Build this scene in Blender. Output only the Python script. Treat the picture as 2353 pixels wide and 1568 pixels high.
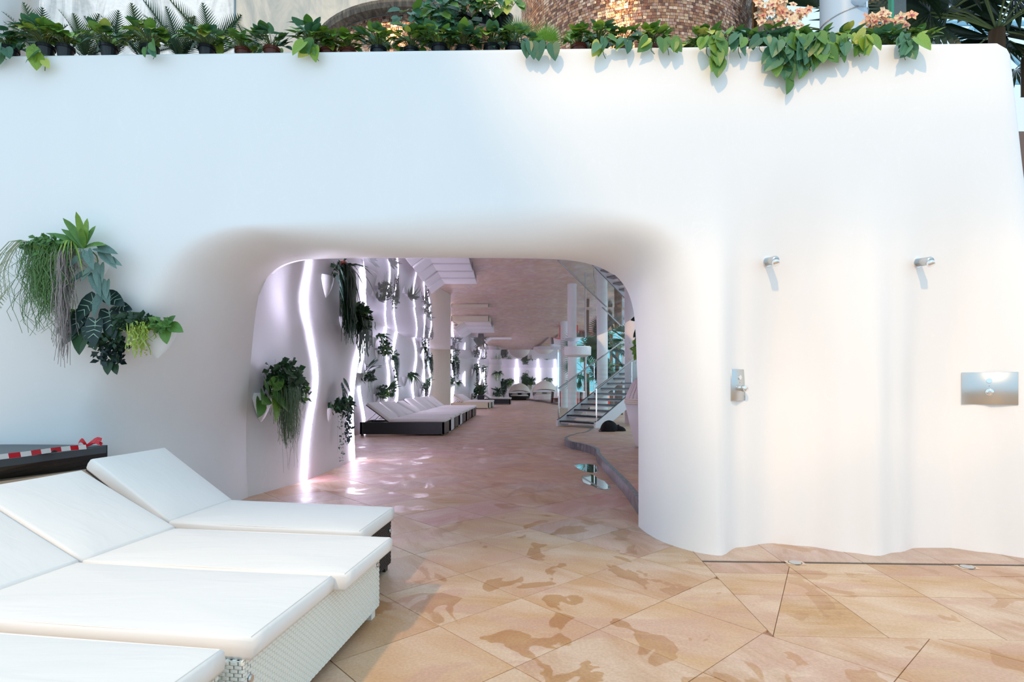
import bpy, math, random
from mathutils import Vector, Matrix
from math import pi, sin, cos, sqrt, radians
random.seed(7)
SC = bpy.context.scene
COL = SC.collection
for o in list(bpy.data.objects): bpy.data.objects.remove(o)

# ------------------------------------------------------------------ camera, world, sun, exposure
F = 1300.0; CX = 1176.5; HY = 887.0; EYE = 1.27
cam = bpy.data.objects.new('camera', bpy.data.cameras.new('camera')); COL.objects.link(cam)
cam.location = (0, 0, EYE); cam.rotation_euler = (pi/2, 0, 0)
cam.data.sensor_width = 36; cam.data.lens = F/2353*36; cam.data.shift_y = (HY-784)/2353
cam.data.clip_start = 0.05; cam.data.clip_end = 400
SC.camera = cam
wd = bpy.data.worlds.new('sky'); SC.world = wd; wd.use_nodes = True
bg = wd.node_tree.nodes['Background']
bg.inputs['Color'].default_value = (0.60, 0.83, 1.0, 1); bg.inputs['Strength'].default_value = 1.28
sl = bpy.data.lights.new('sun', 'SUN'); sl.energy = 1.65; sl.color = (1.0, 0.60, 0.27); sl.angle = radians(1.8)
sun = bpy.data.objects.new('sun', sl); COL.objects.link(sun)
SUND = Vector((0.42, 1.0, -0.86)).normalized()
sun.rotation_euler = SUND.to_track_quat('-Z', 'Y').to_euler(); sun.location = (-4, -8, 9)
SC.view_settings.view_transform = 'Standard'; SC.view_settings.look = 'None'
SC.view_settings.exposure = 0.0; SC.view_settings.gamma = 1; SC.view_settings.use_curve_mapping = False

def at(x, y, Y):
    return Vector(((x-CX)*Y/F, Y, EYE-(y-HY)*Y/F))
def gd(x, y, z=0.0):
    k = (EYE-z)/(y-HY); return Vector(((x-CX)*k, F*k, z))
def lerp(a, b, t): return a+(b-a)*t
def sstep(a, b, x):
    t = min(1, max(0, (x-a)/(b-a))); return t*t*(3-2*t)
def interp(pts, x):
    if x <= pts[0][0]: return pts[0][1]
    for (x0, y0), (x1, y1) in zip(pts, pts[1:]):
        if x <= x1:
            t = (x-x0)/(x1-x0); t = t*t*(3-2*t); return y0+(y1-y0)*t
    return pts[-1][1]
def catmull(P, n):
    P = [Vector(p) for p in P]; Q = [P[0]*2-P[1]]+P+[P[-1]*2-P[-2]]; out = []
    m = len(P)-1
    for i in range(n+1):
        u = i/n*m; k = min(int(u), m-1); t = u-k
        a, b, c, d = Q[k], Q[k+1], Q[k+2], Q[k+3]
        out.append(0.5*((2*b)+(c-a)*t+(2*a-5*b+4*c-d)*t*t+(3*b-a-3*c+d)*t**3))
    return out

# ------------------------------------------------------------------ materials
def mat(name, color, rough=0.5, metal=0.0, **kw):
    m = bpy.data.materials.new(name); m.use_nodes = True
    b = m.node_tree.nodes['Principled BSDF']
    b.inputs['Base Color'].default_value = (*color, 1); b.inputs['Roughness'].default_value = rough
    b.inputs['Metallic'].default_value = metal
    for k, v in kw.items(): b.inputs[k].default_value = v
    return m
class NT:
    def __init__(s, m): s.t = m.node_tree; s.n = s.t.nodes; s.b = s.n['Principled BSDF']
    def add(s, typ, ins=None, **at_):
        n = s.n.new(typ)
        for k, v in at_.items(): setattr(n, k, v)
        for k, v in (ins or {}).items():
            if hasattr(v, 'is_output') or isinstance(v, bpy.types.NodeSocket): s.t.links.new(v, n.inputs[k])
            else: n.inputs[k].default_value = v
        return n
    def link(s, a, b): s.t.links.new(a, b)
    def ramp(s, fac, stops, interp='LINEAR'):
        r = s.add('ShaderNodeValToRGB'); r.color_ramp.interpolation = interp
        e = r.color_ramp.elements
        while len(e) > 1: e.remove(e[-1])
        e[0].position = stops[0][0]; e[0].color = (*stops[0][1], 1)
        for p, c in stops[1:]:
            q = e.new(p); q.color = (*c, 1)
        s.link(fac, r.inputs[0]); return r
    def mix(s, f, a, b, mode='MIX'):
        m = s.add('ShaderNodeMix', data_type='RGBA', blend_type=mode)
        for i, v in ((0, f), (6, a), (7, b)):
            if isinstance(v, bpy.types.NodeSocket): s.link(v, m.inputs[i])
            elif i == 0: m.inputs[0].default_value = v
            else: m.inputs[i].default_value = (*v, 1)
        return m.outputs[2]
    def bump(s, h, strength=0.3, dist=0.01):
        b = s.add('ShaderNodeBump', {'Height': h, 'Strength': strength, 'Distance': dist}); s.link(b.outputs[0], s.b.inputs['Normal'])

def plaster(name, col, rough=0.42, stain=0.04):
    m = mat(name, col, rough); t = NT(m)
    tc = t.add('ShaderNodeTexCoord')
    mp = t.add('ShaderNodeMapping', {'Vector': tc.outputs['Object'], 'Scale': (2.2, 2.2, 0.9), 'Rotation': (0, 0.7, 0)})
    n = t.add('ShaderNodeTexNoise', {'Vector': mp.outputs[0], 'Scale': 1.6, 'Detail': 5, 'Roughness': 0.6, 'Distortion': 1.2})
    w = t.add('ShaderNodeTexNoise', {'Vector': mp.outputs[0], 'Scale': 0.9, 'Detail': 2})
    sc = t.ramp(n.outputs[0], [(0.0, (0, 0, 0)), (0.493, (0, 0, 0)), (0.5, (1, 1, 1)), (0.507, (0, 0, 0)), (1, (0, 0, 0))])
    a = t.mix(w.outputs[0], tuple(c*(1-stain) for c in col), tuple(min(1, c*(1+stain*.4)) for c in col))
    f = t.add('ShaderNodeMath', {0: sc.outputs[0], 1: 0.35}, operation='MULTIPLY')
    t.link(t.mix(f.outputs[0], a, (0.97, 0.97, 0.97)), t.b.inputs['Base Color'])
    t.bump(w.outputs[0], 0.05, 0.02)
    return m
M = {}
M['wall'] = plaster('white_plaster', (0.925, 0.93, 0.935))
M['wall_in'] = plaster('white_plaster_inside', (0.91, 0.90, 0.92))
M['pot_white'] = mat('white_pot', (0.84, 0.84, 0.84), 0.45)
M['warm_lit_panel'] = plaster('warm_lit_plaster', (0.80, 0.70, 0.56))  # warm light on one wall face, put into the colour as beige
M['pink_panel'] = plaster('pink_plaster', (0.80, 0.70, 0.71))
M['steel'] = mat('chrome', (0.85, 0.86, 0.88), 0.08, 1.0)
M['brushed'] = mat('brushed_steel', (0.60, 0.62, 0.62), 0.32, 1.0)
M['rail'] = mat('steel_rail', (0.42, 0.40, 0.38), 0.25, 0.9)
M['black'] = mat('black_lacquer', (0.012, 0.012, 0.013), 0.35)
M['bag'] = mat('black_cloth', (0.006, 0.006, 0.007), 0.9)
M['charcoal'] = mat('charcoal_lid', (0.075, 0.09, 0.10), 0.45)
M['black_pot'] = mat('black_plastic', (0.012, 0.016, 0.022), 0.35)
M['brown_pot'] = mat('brown_plastic', (0.13, 0.035, 0.022), 0.4)
M['red'] = mat('red_upholstery', (0.75, 0.06, 0.03), 0.5)
M['tape_red'] = mat('red_tape', (0.62, 0.012, 0.025), 0.3)
M['tape_white'] = mat('white_tape', (0.82, 0.80, 0.78), 0.35)
M['bluecol'] = mat('grey_blue_paint', (0.50, 0.62, 0.73), 0.4)
M['bluesteel'] = mat('blue_steel_beam', (0.24, 0.50, 0.68), 0.5)
M['tread'] = mat('dark_stone_tread', (0.03, 0.03, 0.035), 0.25)
M['stair_white'] = mat('white_stringer', (0.80, 0.80, 0.82), 0.4)
M['cream'] = mat('cream_wicker', (0.80, 0.72, 0.52), 0.6)
M['orchid_petal'] = mat('peach_petal', (0.86, 0.44, 0.25), 0.5)
M['orchid_lip'] = mat('magenta_lip', (0.45, 0.03, 0.10), 0.5)
M['orchid_pale'] = mat('pale_petal', (0.90, 0.66, 0.42), 0.5)
M['soil'] = mat('soil', (0.02, 0.013, 0.009), 0.95)
M['plinth'] = mat('beige_stone', (0.72, 0.55, 0.40), 0.6)
M['green_glass'] = mat('green_glass_edge', (0.03, 0.28, 0.18), 0.1)
M['trunk'] = mat('fibrous_trunk', (0.16, 0.09, 0.05), 0.9)
M['grate'] = mat('dark_slot', (0.05, 0.045, 0.04), 0.5)

def fabric(name, col):
    m = mat(name, col, 0.75); t = NT(m); tc = t.add('ShaderNodeTexCoord')
    n = t.add('ShaderNodeTexNoise', {'Vector': t.add('ShaderNodeMapping', {'Vector': tc.outputs['Object'], 'Scale': (1.2, 5, 3)}).outputs[0], 'Scale': 2.2, 'Detail': 3, 'Distortion': 0.8})
    t.bump(n.outputs[0], 0.22, 0.02); return m
M['cushion'] = fabric('white_cushion', (0.86, 0.825, 0.79))
M['cream_cushion'] = fabric('cream_cushion', (0.82, 0.74, 0.66))
def wicker(name, col):
    m = mat(name, col, 0.5); t = NT(m); tc = t.add('ShaderNodeTexCoord')
    w = t.add('ShaderNodeTexBrick', {'Vector': tc.outputs['Generated'], 'Scale': 26.0, 'Mortar Size': 0.04, 'Color1': (1, 1, 1, 1), 'Color2': (.8, .8, .8, 1), 'Mortar': (0, 0, 0, 1)})
    t.bump(w.outputs[0], 0.25, 0.004); return m
M['wicker_white'] = mat('white_wicker', (0.80, 0.79, 0.72), 0.45)
M['wicker_gap'] = mat('wicker_backing', (0.62, 0.60, 0.52), 0.8)
M['wicker_black'] = mat('black_wicker', (0.014, 0.013, 0.012), 0.4)
M['wicker_black_gap'] = mat('black_wicker_backing', (0.006, 0.006, 0.006), 0.8)
M['wicker_far'] = wicker('pale_wicker', (0.78, 0.76, 0.76))

def leafmat(name, cols, rough=0.38, sub=0.15):
    m = mat(name, cols[0], rough); t = NT(m)
    oi = t.add('ShaderNodeObjectInfo'); tc = t.add('ShaderNodeTexCoord')
    n = t.add('ShaderNodeTexNoise', {'Vector': tc.outputs['Object'], 'Scale': 22.0, 'Detail': 2})
    ad = t.add('ShaderNodeMath', {0: oi.outputs['Random'], 1: n.outputs[0]}, operation='ADD')
    fr = t.add('ShaderNodeMath', {0: ad.outputs[0], 1: 0.5}, operation='MULTIPLY')
    k = len(cols)-1
    r = t.ramp(fr.outputs[0], [(0.15+0.7*i/k, c) for i, c in enumerate(cols)])
    t.link(r.outputs[0], t.b.inputs['Base Color'])
    tr = t.add('ShaderNodeBsdfTranslucent', {'Color': r.outputs[0]})
    mx = t.add('ShaderNodeMixShader', {0: sub, 1: t.b.outputs[0], 2: tr.outputs[0]})
    out = [q for q in t.n if q.type == 'OUTPUT_MATERIAL'][0]
    t.link(mx.outputs[0], out.inputs[0]); return m
M['leaf'] = leafmat('green_leaf', [(0.051, 0.145, 0.043), (0.116, 0.275, 0.051), (0.275, 0.464, 0.072)])
M['leaf_blue'] = leafmat('blue_green_leaf', [(0.036, 0.116, 0.065), (0.072, 0.217, 0.116), (0.145, 0.319, 0.174)])
M['leaf_yellow'] = leafmat('variegated_leaf', [(0.095, 0.23, 0.027), (0.297, 0.459, 0.054), (0.743, 0.702, 0.189)])
M['leaf_dark'] = leafmat('dark_leaf', [(0.01, 0.033, 0.015), (0.022, 0.062, 0.025), (0.037, 0.106, 0.037)])
M['leaf_silver'] = leafmat('silver_leaf', [(0.06, 0.13, 0.11), (0.14, 0.25, 0.22), (0.22, 0.33, 0.28)])
M['leaf_vein'] = mat('pale_vein', (0.30, 0.44, 0.33), 0.5)
M['leaf_black'] = leafmat('blackish_leaf', [(0.008, 0.022, 0.02), (0.015, 0.04, 0.035), (0.02, 0.055, 0.045)])
M['cycad'] = leafmat('cycad_frond', [(0.026, 0.065, 0.039), (0.058, 0.111, 0.052), (0.156, 0.182, 0.065)])
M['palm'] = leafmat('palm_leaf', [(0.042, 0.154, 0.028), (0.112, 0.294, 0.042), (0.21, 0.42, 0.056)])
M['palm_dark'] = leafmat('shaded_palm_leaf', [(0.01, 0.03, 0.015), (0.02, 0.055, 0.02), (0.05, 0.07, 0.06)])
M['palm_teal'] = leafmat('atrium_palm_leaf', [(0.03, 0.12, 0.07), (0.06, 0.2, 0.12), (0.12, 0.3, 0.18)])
M['strand'] = leafmat('green_strand', [(0.052, 0.13, 0.026), (0.104, 0.221, 0.052), (0.208, 0.338, 0.091)])
M['moss'] = mat('grey_moss', (0.30, 0.26, 0.25), 0.9)
M['stalk'] = mat('green_stalk', (0.12, 0.18, 0.06), 0.6)
M['twig'] = mat('pale_twig', (0.35, 0.38, 0.24), 0.7)

# glossy ceiling lacquer
m = mat('glossy_ceiling', (0.92, 0.90, 0.95), 0.03, 0.0); t = NT(m)
gl = t.add('ShaderNodeBsdfGlossy', {'Color': (0.93, 0.91, 0.97, 1), 'Roughness': 0.012})
tc = t.add('ShaderNodeTexCoord')
nn = t.add('ShaderNodeTexNoise', {'Vector': t.add('ShaderNodeMapping', {'Vector': tc.outputs['Object'], 'Scale': (0.35, 0.16, 1)}).outputs[0], 'Scale': 1.0, 'Detail': 1.0})
bb = t.add('ShaderNodeBump', {'Height': nn.outputs[0], 'Strength': 0.6, 'Distance': 0.022})

mx = t.add('ShaderNodeMixShader', {0: 0.66, 1: t.b.outputs[0], 2: gl.outputs[0]})
t.link(mx.outputs[0], [q for q in t.n if q.type == 'OUTPUT_MATERIAL'][0].inputs[0]); M['ceil'] = m
# LED
m = mat('led', (1, 1, 1)); t = NT(m)
t.b.inputs['Emission Color'].default_value = (0.80, 0.74, 1.0, 1); t.b.inputs['Emission Strength'].default_value = 55.0; M['led'] = m
# glass
m = mat('clear_glass', (0.75, 0.9, 0.88), 0.03); t = NT(m)
tr = t.add('ShaderNodeBsdfTransparent', {'Color': (0.86, 0.96, 0.94, 1)})
fr = t.add('ShaderNodeFresnel', {'IOR': 1.45})
g2 = t.add('ShaderNodeBsdfGlossy', {'Roughness': 0.02})
mx = t.add('ShaderNodeMixShader', {0: fr.outputs[0], 1: tr.outputs[0], 2: g2.outputs[0]})
t.link(mx.outputs[0], [q for q in t.n if q.type == 'OUTPUT_MATERIAL'][0].inputs[0]); M['glass'] = m
m = mat('teal_glass', (0.3, 0.6, 0.65), 0.05); t = NT(m)
tr = t.add('ShaderNodeBsdfTransparent', {'Color': (0.30, 0.66, 0.72, 1)})
mx = t.add('ShaderNodeMixShader', {0: 0.12, 1: tr.outputs[0], 2: t.b.outputs[0]})
t.link(mx.outputs[0], [q for q in t.n if q.type == 'OUTPUT_MATERIAL'][0].inputs[0]); M['teal_glass'] = m

# sandstone
def sandstone(name, grid=False):
    m = mat(name, (0.6, 0.4, 0.3), 0.5); t = NT(m)
    geo = t.add('ShaderNodeNewGeometry'); at_ = t.add('ShaderNodeAttribute', attribute_name='tint')
    sp = t.add('ShaderNodeSeparateColor', {0: at_.outputs['Color']})
    rnd = sp.outputs[0]
    if grid:
        mp = t.add('ShaderNodeMapping', {'Vector': geo.outputs['Position'], 'Rotation': (0, 0, -radians(42)), 'Location': (0.3, 0.2, 0)})
        bk = t.add('ShaderNodeTexBrick', {'Vector': mp.outputs[0], 'Scale': 1.0, 'Mortar Size': 0.006, 'Brick Width': 0.59, 'Row Height': 0.59, 'Color1': (0, 0, 0, 1), 'Color2': (1, 1, 1, 1), 'Mortar': (0.5, 0.5, 0.5, 1)}, offset=0.0)
        rnd = t.add('ShaderNodeSeparateColor', {0: bk.outputs[0]}).outputs[0]
    ang = t.add('ShaderNodeMath', {0: rnd, 1: 2.2}, operation='MULTIPLY')
    rot = t.add('ShaderNodeVectorRotate', {'Vector': geo.outputs['Position'], 'Angle': ang.outputs[0]}, rotation_type='Z_AXIS')
    off = t.add('ShaderNodeVectorMath', {0: rot.outputs[0]}, operation='ADD')
    cb = t.add('ShaderNodeCombineXYZ', {0: ang.outputs[0], 1: ang.outputs[0], 2: 0.0})
    ms = t.add('ShaderNodeVectorMath', {0: cb.outputs[0], 1: (17, 31, 0)}, operation='MULTIPLY'); t.link(ms.outputs[0], off.inputs[1])
    mp2 = t.add('ShaderNodeMapping', {'Vector': off.outputs[0], 'Scale': (1.1, 6.5, 1)})
    band = t.add('ShaderNodeTexNoise', {'Vector': mp2.outputs[0], 'Scale': 1.3, 'Detail': 6, 'Roughness': 0.62, 'Distortion': 1.4})
    mp3 = t.add('ShaderNodeMapping', {'Vector': off.outputs[0], 'Scale': (1, 2.2, 1)})
    soft = t.add('ShaderNodeTexNoise', {'Vector': mp3.outputs[0], 'Scale': 1.5, 'Detail': 3, 'Distortion': 0.5})
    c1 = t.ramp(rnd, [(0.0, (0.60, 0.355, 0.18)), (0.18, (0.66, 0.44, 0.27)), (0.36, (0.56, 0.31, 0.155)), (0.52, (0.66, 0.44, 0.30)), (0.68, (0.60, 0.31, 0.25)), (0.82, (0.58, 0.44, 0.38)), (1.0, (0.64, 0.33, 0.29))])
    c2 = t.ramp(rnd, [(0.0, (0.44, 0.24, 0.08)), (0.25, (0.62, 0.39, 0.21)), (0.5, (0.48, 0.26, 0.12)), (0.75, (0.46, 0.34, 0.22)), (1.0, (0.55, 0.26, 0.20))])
    bf = t.ramp(band.outputs[0], [(0.36, (0, 0, 0)), (0.68, (1, 1, 1))])
    col = t.mix(bf.outputs[0], c1.outputs[0], c2.outputs[0])
    sf = t.ramp(soft.outputs[0], [(0.38, (0, 0, 0)), (0.66, (0.6, 0.6, 0.6))])
    col = t.mix(sf.outputs[0], col, (0.76, 0.60, 0.47))
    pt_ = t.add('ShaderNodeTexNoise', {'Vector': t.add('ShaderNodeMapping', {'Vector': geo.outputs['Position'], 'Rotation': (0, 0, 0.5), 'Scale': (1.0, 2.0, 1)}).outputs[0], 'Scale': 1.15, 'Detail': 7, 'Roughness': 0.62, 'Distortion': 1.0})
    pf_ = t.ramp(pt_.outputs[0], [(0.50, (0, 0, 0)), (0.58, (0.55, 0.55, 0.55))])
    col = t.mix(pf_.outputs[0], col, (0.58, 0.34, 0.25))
    # fine grain
    gr = t.add('ShaderNodeTexNoise', {'Vector': geo.outputs['Position'], 'Scale': 70.0, 'Detail': 3})
    gf = t.ramp(gr.outputs[0], [(0.35, (0.90, 0.90, 0.90)), (0.65, (1.05, 1.05, 1.05))])
    col = t.mix(1.0, col, gf.outputs[0], 'MULTIPLY')
    # wet patches: world-anchored
    mpw = t.add('ShaderNodeMapping', {'Vector': geo.outputs['Position'], 'Scale': (1.0, 0.8, 1), 'Location': (3.1, 1.7, 0)})
    wet = t.add('ShaderNodeTexNoise', {'Vector': mpw.outputs[0], 'Scale': 2.9, 'Detail': 3.5, 'Roughness': 0.5, 'Distortion': 0.6})
    wf = t.ramp(wet.outputs[0], [(0.59 if not grid else 0.645, (0, 0, 0)), (0.60 if not grid else 0.655, (1, 1, 1))])
    dry = t.add('ShaderNodeTexNoise', {'Vector': mpw.outputs[0], 'Scale': 3.0, 'Detail': 8, 'Roughness': 0.75})
    df = t.ramp(dry.outputs[0], [(0.60, (0, 0, 0)), (0.75, (0.35, 0.35, 0.35))])
    col = t.mix(df.outputs[0], col, (0.76, 0.70, 0.64))
    wetc = t.mix(1.0, col, (0.82, 0.68, 0.50), 'MULTIPLY')
    col = t.mix(wf.outputs[0], col, wetc)
    if grid:
        col = t.mix(bk.outputs['Fac'], col, (0.38, 0.27, 0.21))
    t.link(col, t.b.inputs['Base Color'])
    rr = t.add('ShaderNodeMapRange', {0: wf.outputs[0], 3: 0.50, 4: 0.28}); t.link(rr.outputs[0], t.b.inputs['Roughness'])
    t.b.inputs['Specular IOR Level'].default_value = 0.45
    hb = t.add('ShaderNodeMath', {0: band.outputs[0], 1: gr.outputs[0]}, operation='ADD')
    inv = t.add('ShaderNodeMath', {0: 1.0, 1: wf.outputs[0]}, operation='SUBTRACT')
    hs = t.add('ShaderNodeMath', {0: inv.outputs[0], 1: 0.22}, operation='MULTIPLY')
    b = t.add('ShaderNodeBump', {'Height': hb.outputs[0], 'Strength': hs.outputs[0], 'Distance': 0.004}); t.link(b.outputs[0], t.b.inputs['Normal'])
    return m
M['stone'] = sandstone('rainbow_sandstone'); M['stone_grid'] = sandstone('rainbow_sandstone_far', True)
M['grout'] = mat('grout', (0.40, 0.25, 0.18), 0.8)
def marble(name, base, vein, sc=0.35, rough=0.35, ramp=(0.4, 0.7), rotv=(0, 0.7, 0)):
    m = mat(name, base, rough); t = NT(m); tc = t.add('ShaderNodeTexCoord')
    mp = t.add('ShaderNodeMapping', {'Vector': tc.outputs['Object'], 'Scale': (sc*2.4, sc, sc*0.5), 'Rotation': rotv})
    n = t.add('ShaderNodeTexNoise', {'Vector': mp.outputs[0], 'Scale': 1.2, 'Detail': 9, 'Roughness': 0.68, 'Distortion': 1.3})
    r = t.ramp(n.outputs[0], [(ramp[0], base), (ramp[1], vein)])
    t.link(r.outputs[0], t.b.inputs['Base Color'])
    n2 = t.add('ShaderNodeTexNoise', {'Vector': tc.outputs['Object'], 'Scale': 14.0, 'Detail': 5})
    t.bump(n2.outputs[0], 0.4, 0.01); return m
M['marble_blue'] = marble('blue_white_marble', (0.66, 0.76, 0.82), (0.30, 0.40, 0.46), 0.8, 0.4, (0.42, 0.62))
M['marble_beige'] = marble('beige_marble', (0.76, 0.67, 0.55), (0.40, 0.41, 0.38), 0.55, 0.35, (0.42, 0.66), (0, 0.15, 0))
M['kerb'] = marble('dark_kerb_marble', (0.10, 0.10, 0.12), (0.40, 0.40, 0.42), 6.0, 0.3, (0.5, 0.8))
M['rim'] = marble('dark_rim_stone', (0.05, 0.042, 0.034), (0.20, 0.17, 0.13), 5.0, 0.6)
m = mat('copper_mosaic', (0.5, 0.2, 0.1), 0.22, 0.75); t = NT(m)
a_ = t.add('ShaderNodeAttribute', attribute_name='tint'); t.link(a_.outputs['Color'], t.b.inputs['Base Color'])
gg = t.add('ShaderNodeNewGeometry'); n = t.add('ShaderNodeTexNoise', {'Vector': gg.outputs['Position'], 'Scale': 30.0, 'Detail': 3}); t.bump(n.outputs[0], 0.35, 0.01); M['mosaic'] = m
M['mosaic_grout'] = mat('mosaic_grout', (0.16, 0.15, 0.16), 0.8)

# ------------------------------------------------------------------ mesh builder
class MB:
    def __init__(s): s.v = []; s.f = []; s.mi = []; s.c = []; s.cur = 0; s.col = None
    def add(s, vs, fs, col=None):
        k = len(s.v); s.v += [tuple(v) for v in vs]; s.f += [tuple(i+k for i in f) for f in fs]; s.mi += [s.cur]*len(fs)
        c = col if col is not None else s.col
        s.c += [c]*len(fs); return s
    def box(s, a, b):
        x0, y0, z0 = a; x1, y1, z1 = b
        return s.add([(x0,y0,z0),(x1,y0,z0),(x1,y1,z0),(x0,y1,z0),(x0,y0,z1),(x1,y0,z1),(x1,y1,z1),(x0,y1,z1)],
                     [(0,3,2,1),(4,5,6,7),(0,1,5,4),(1,2,6,5),(2,3,7,6),(3,0,4,7)])
    def obox(s, c, ax, ay, az, hx, hy, hz):
        c = Vector(c); P = [c+ax*(i*hx)+ay*(j*hy)+az*(k*hz) for k in (-1,1) for j in (-1,1) for i in (-1,1)]
        return s.add(P, [(0,2,3,1),(4,5,7,6),(0,1,5,4),(1,3,7,5),(3,2,6,7),(2,0,4,6)])
    def grid(s, rows, close=False):
        n = len(rows[0]); vs = [p for r in rows for p in r]; fs = []
        for i in range(len(rows)-1):
            for j in range(n-1 if not close else n):
                k = (j+1) % n; fs.append((i*n+j, i*n+k, (i+1)*n+k, (i+1)*n+j))
        return s.add(vs, fs)
    def tube(s, path, r, seg=8, cap=True, flat=1.0):
        path = [Vector(p) for p in path]; rows = []
        n = len(path); up = Vector((0, 0, 1))
        t0 = (path[1]-path[0]).normalized()
        a = t0.cross(up)
        if a.length < 1e-3: a = Vector((1, 0, 0))
        a.normalize()
        for i in range(n):
            tt = (path[min(i+1, n-1)]-path[max(i-1, 0)]).normalized()
            a = (a-tt*a.dot(tt)); a = a.normalized() if a.length > 1e-6 else Vector((1, 0, 0)); b = tt.cross(a)
            rr = r[i] if isinstance(r, (list, tuple)) else r
            rows.append([path[i]+a*(rr*cos(2*pi*k/seg))+b*(rr*flat*sin(2*pi*k/seg)) for k in range(seg)])
        s.grid(rows, True)
        if cap:
            k = len(s.v)-n*seg; s.f.append(tuple(range(k+seg-1, k-1, -1))); s.mi.append(s.cur); s.c.append(s.col)
            s.f.append(tuple(range(k+(n-1)*seg, k+n*seg))); s.mi.append(s.cur); s.c.append(s.col)
        return s
    def lathe(s, prof, c=(0,0,0), seg=20, a0=0, a1=2*pi, sx=1, sy=1):
        c = Vector(c); full = abs(a1-a0-2*pi) < 1e-6; m = seg if full else seg+1
        rows = [[c+Vector((r*sx*cos(a0+(a1-a0)*k/seg), r*sy*sin(a0+(a1-a0)*k/seg), z)) for k in range(m)] for r, z in prof]
        return s.grid(rows, full)
    def prism(s, poly, z0, z1, col=None):
        n = len(poly); vs = [(p[0], p[1], z0) for p in poly]+[(p[0], p[1], z1) for p in poly]
        fs = [tuple(range(n-1, -1, -1)), tuple(range(n, 2*n))]+[(i, (i+1) % n, n+(i+1) % n, n+i) for i in range(n)]
        return s.add(vs, fs, col)
    def mesh(s, name, mats, smooth=False, loc=(0,0,0)):
        me = bpy.data.meshes.new(name); l = Vector(loc)
        me.from_pydata([tuple(Vector(v)-l) for v in s.v], [], s.f)
        for m_ in (mats if isinstance(mats, (list, tuple)) else [mats]): me.materials.append(m_)
        me.polygons.foreach_set('material_index', s.mi)
        if smooth: me.polygons.foreach_set('use_smooth', [True]*len(s.f))
        if any(c is not None for c in s.c):
            at_ = me.color_attributes.new('tint', 'FLOAT_COLOR', 'CORNER'); buf = []
            for p, c in zip(me.polygons, s.c):
                c = c or (0.5, 0.5, 0.5)
                buf += [*c, 1.0]*p.loop_total
            at_.data.foreach_set('color', buf)
        me.update(); return me
    def build(s, name, mats, parent=None, smooth=False, loc=None):
        """link as ONE object; vertices are given in world space"""
        if loc is None: loc = wloc(parent) if parent else Vector((0, 0, 0))
        me = s.mesh(name, mats, smooth, loc)
        o = bpy.data.objects.new(name, me); COL.objects.link(o)
        if parent: o.parent = parent; o.location = Vector(loc)-wloc(parent)
        else: o.location = loc
        return o
def wloc(o):
    l = Vector((0, 0, 0))
    while o is not None: l += o.location; o = o.parent
    return l
def tag(o, label=None, cat=None, group=None, kind=None):
    if label: o['label'] = label
    if cat: o['category'] = cat
    if group: o['group'] = group
    if kind: o['kind'] = kind
    return o
def thing(name, label, cat, loc=(0,0,0), group=None):
    o = bpy.data.objects.new(name, None); COL.objects.link(o); o.location = loc; o.empty_display_size = 0.1
    return tag(o, label, cat, group)
def inst(name, me, parent, mtx):
    o = bpy.data.objects.new(name, me); COL.objects.link(o); o.parent = parent
    o.matrix_local = Matrix.Translation(-wloc(parent)) @ mtx
    return o
def bevel(o, w, seg=2):
    b = o.modifiers.new('bevel', 'BEVEL'); b.width = w; b.segments = seg; b.limit_method = 'ANGLE'
    for p in o.data.polygons: p.use_smooth = True
    return o

# ================================================================== FRONT WALL
ZT = 3.845
basepts = [(1.142,5.0),(1.30,4.40),(1.54,4.22),(1.79,4.45),(2.08,4.56),(2.32,4.48),(2.565,4.31),(2.72,4.22),(2.93,4.31),(3.18,4.43),(3.42,4.43),(3.6,4.31),(3.80,4.16),(4.2,4.25),(5,4.3)]
def yplane(X): return 4.345-0.022*X
def ywall(X, Z):
    yp = yplane(X)
    if X > 1.2:
        b = interp(basepts, max(X, 1.5)); f = 1-sstep(1.15, 3.05, Z)
        fx = sstep(1.25, 1.6, X)
        return lerp(yp, lerp(4.3, b, fx), f)
    if X < -0.9:
        f = 1-sstep(0.3, 2.5, Z); return yp+0.36*f*sstep(-1.4, -2.7, X)-0.12*f*sstep(-3.2, -4.6, X)
    return yp
EDGE_PX = [(570,1143,6.45),(566,1060,6.4),(566,980,6.33),(570,900,6.15),(577,820,5.9),(585,740,5.6),(592,690,5.4),(602,657,5.25),(622,629,5.12),(650,609,5.02),(690,598,4.95),
           (740,594,4.83),(820,592.5,4.73),(920,592,4.68),(1020,592,4.66),(1120,592,4.66),(1210,593,4.67),(1285,595.5,4.72),(1340,602,4.81),(1385,616,4.94),(1418,637,5.03),(1442,670,5.08),(1455,712,5.1),(1460,760,5.12),(1463,830,5.12),(1466,920,5.11),(1467,1010,5.11),(1467,1110,5.11),(1467,1211,5.11)]
edge = catmull([at(*p) for p in EDGE_PX], 168)
edge[0].z = 0; edge[-1].z = 0
def edge_left(z):
    best = None
    for a, b in zip(edge[:70], edge[1:71]):
        if a.z <= z <= b.z and b.z > a.z:
            t = (z-a.z)/(b.z-a.z); return a+(b-a)*t
    return edge[48]
iL = min(range(len(edge)), key=lambda i: (edge[i]-at(625,628,5.12)).length)
iR = min(range(len(edge)), key=lambda i: (edge[i]-at(1418,637,5.15)).length)
XL = -6.6
def XR(Z): return 3.66+0.40*(1-Z/ZT)
def outer(i):
    if i <= iL: return (XL, ZT*(i/iL))
    if i <= iR:
        t = (i-iL)/(iR-iL); return (lerp(XL, XR(ZT), t), ZT)
    t = (i-iR)/(len(edge)-1-iR); Z = ZT*(1-t**1.6); return (XR(Z), Z)
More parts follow.
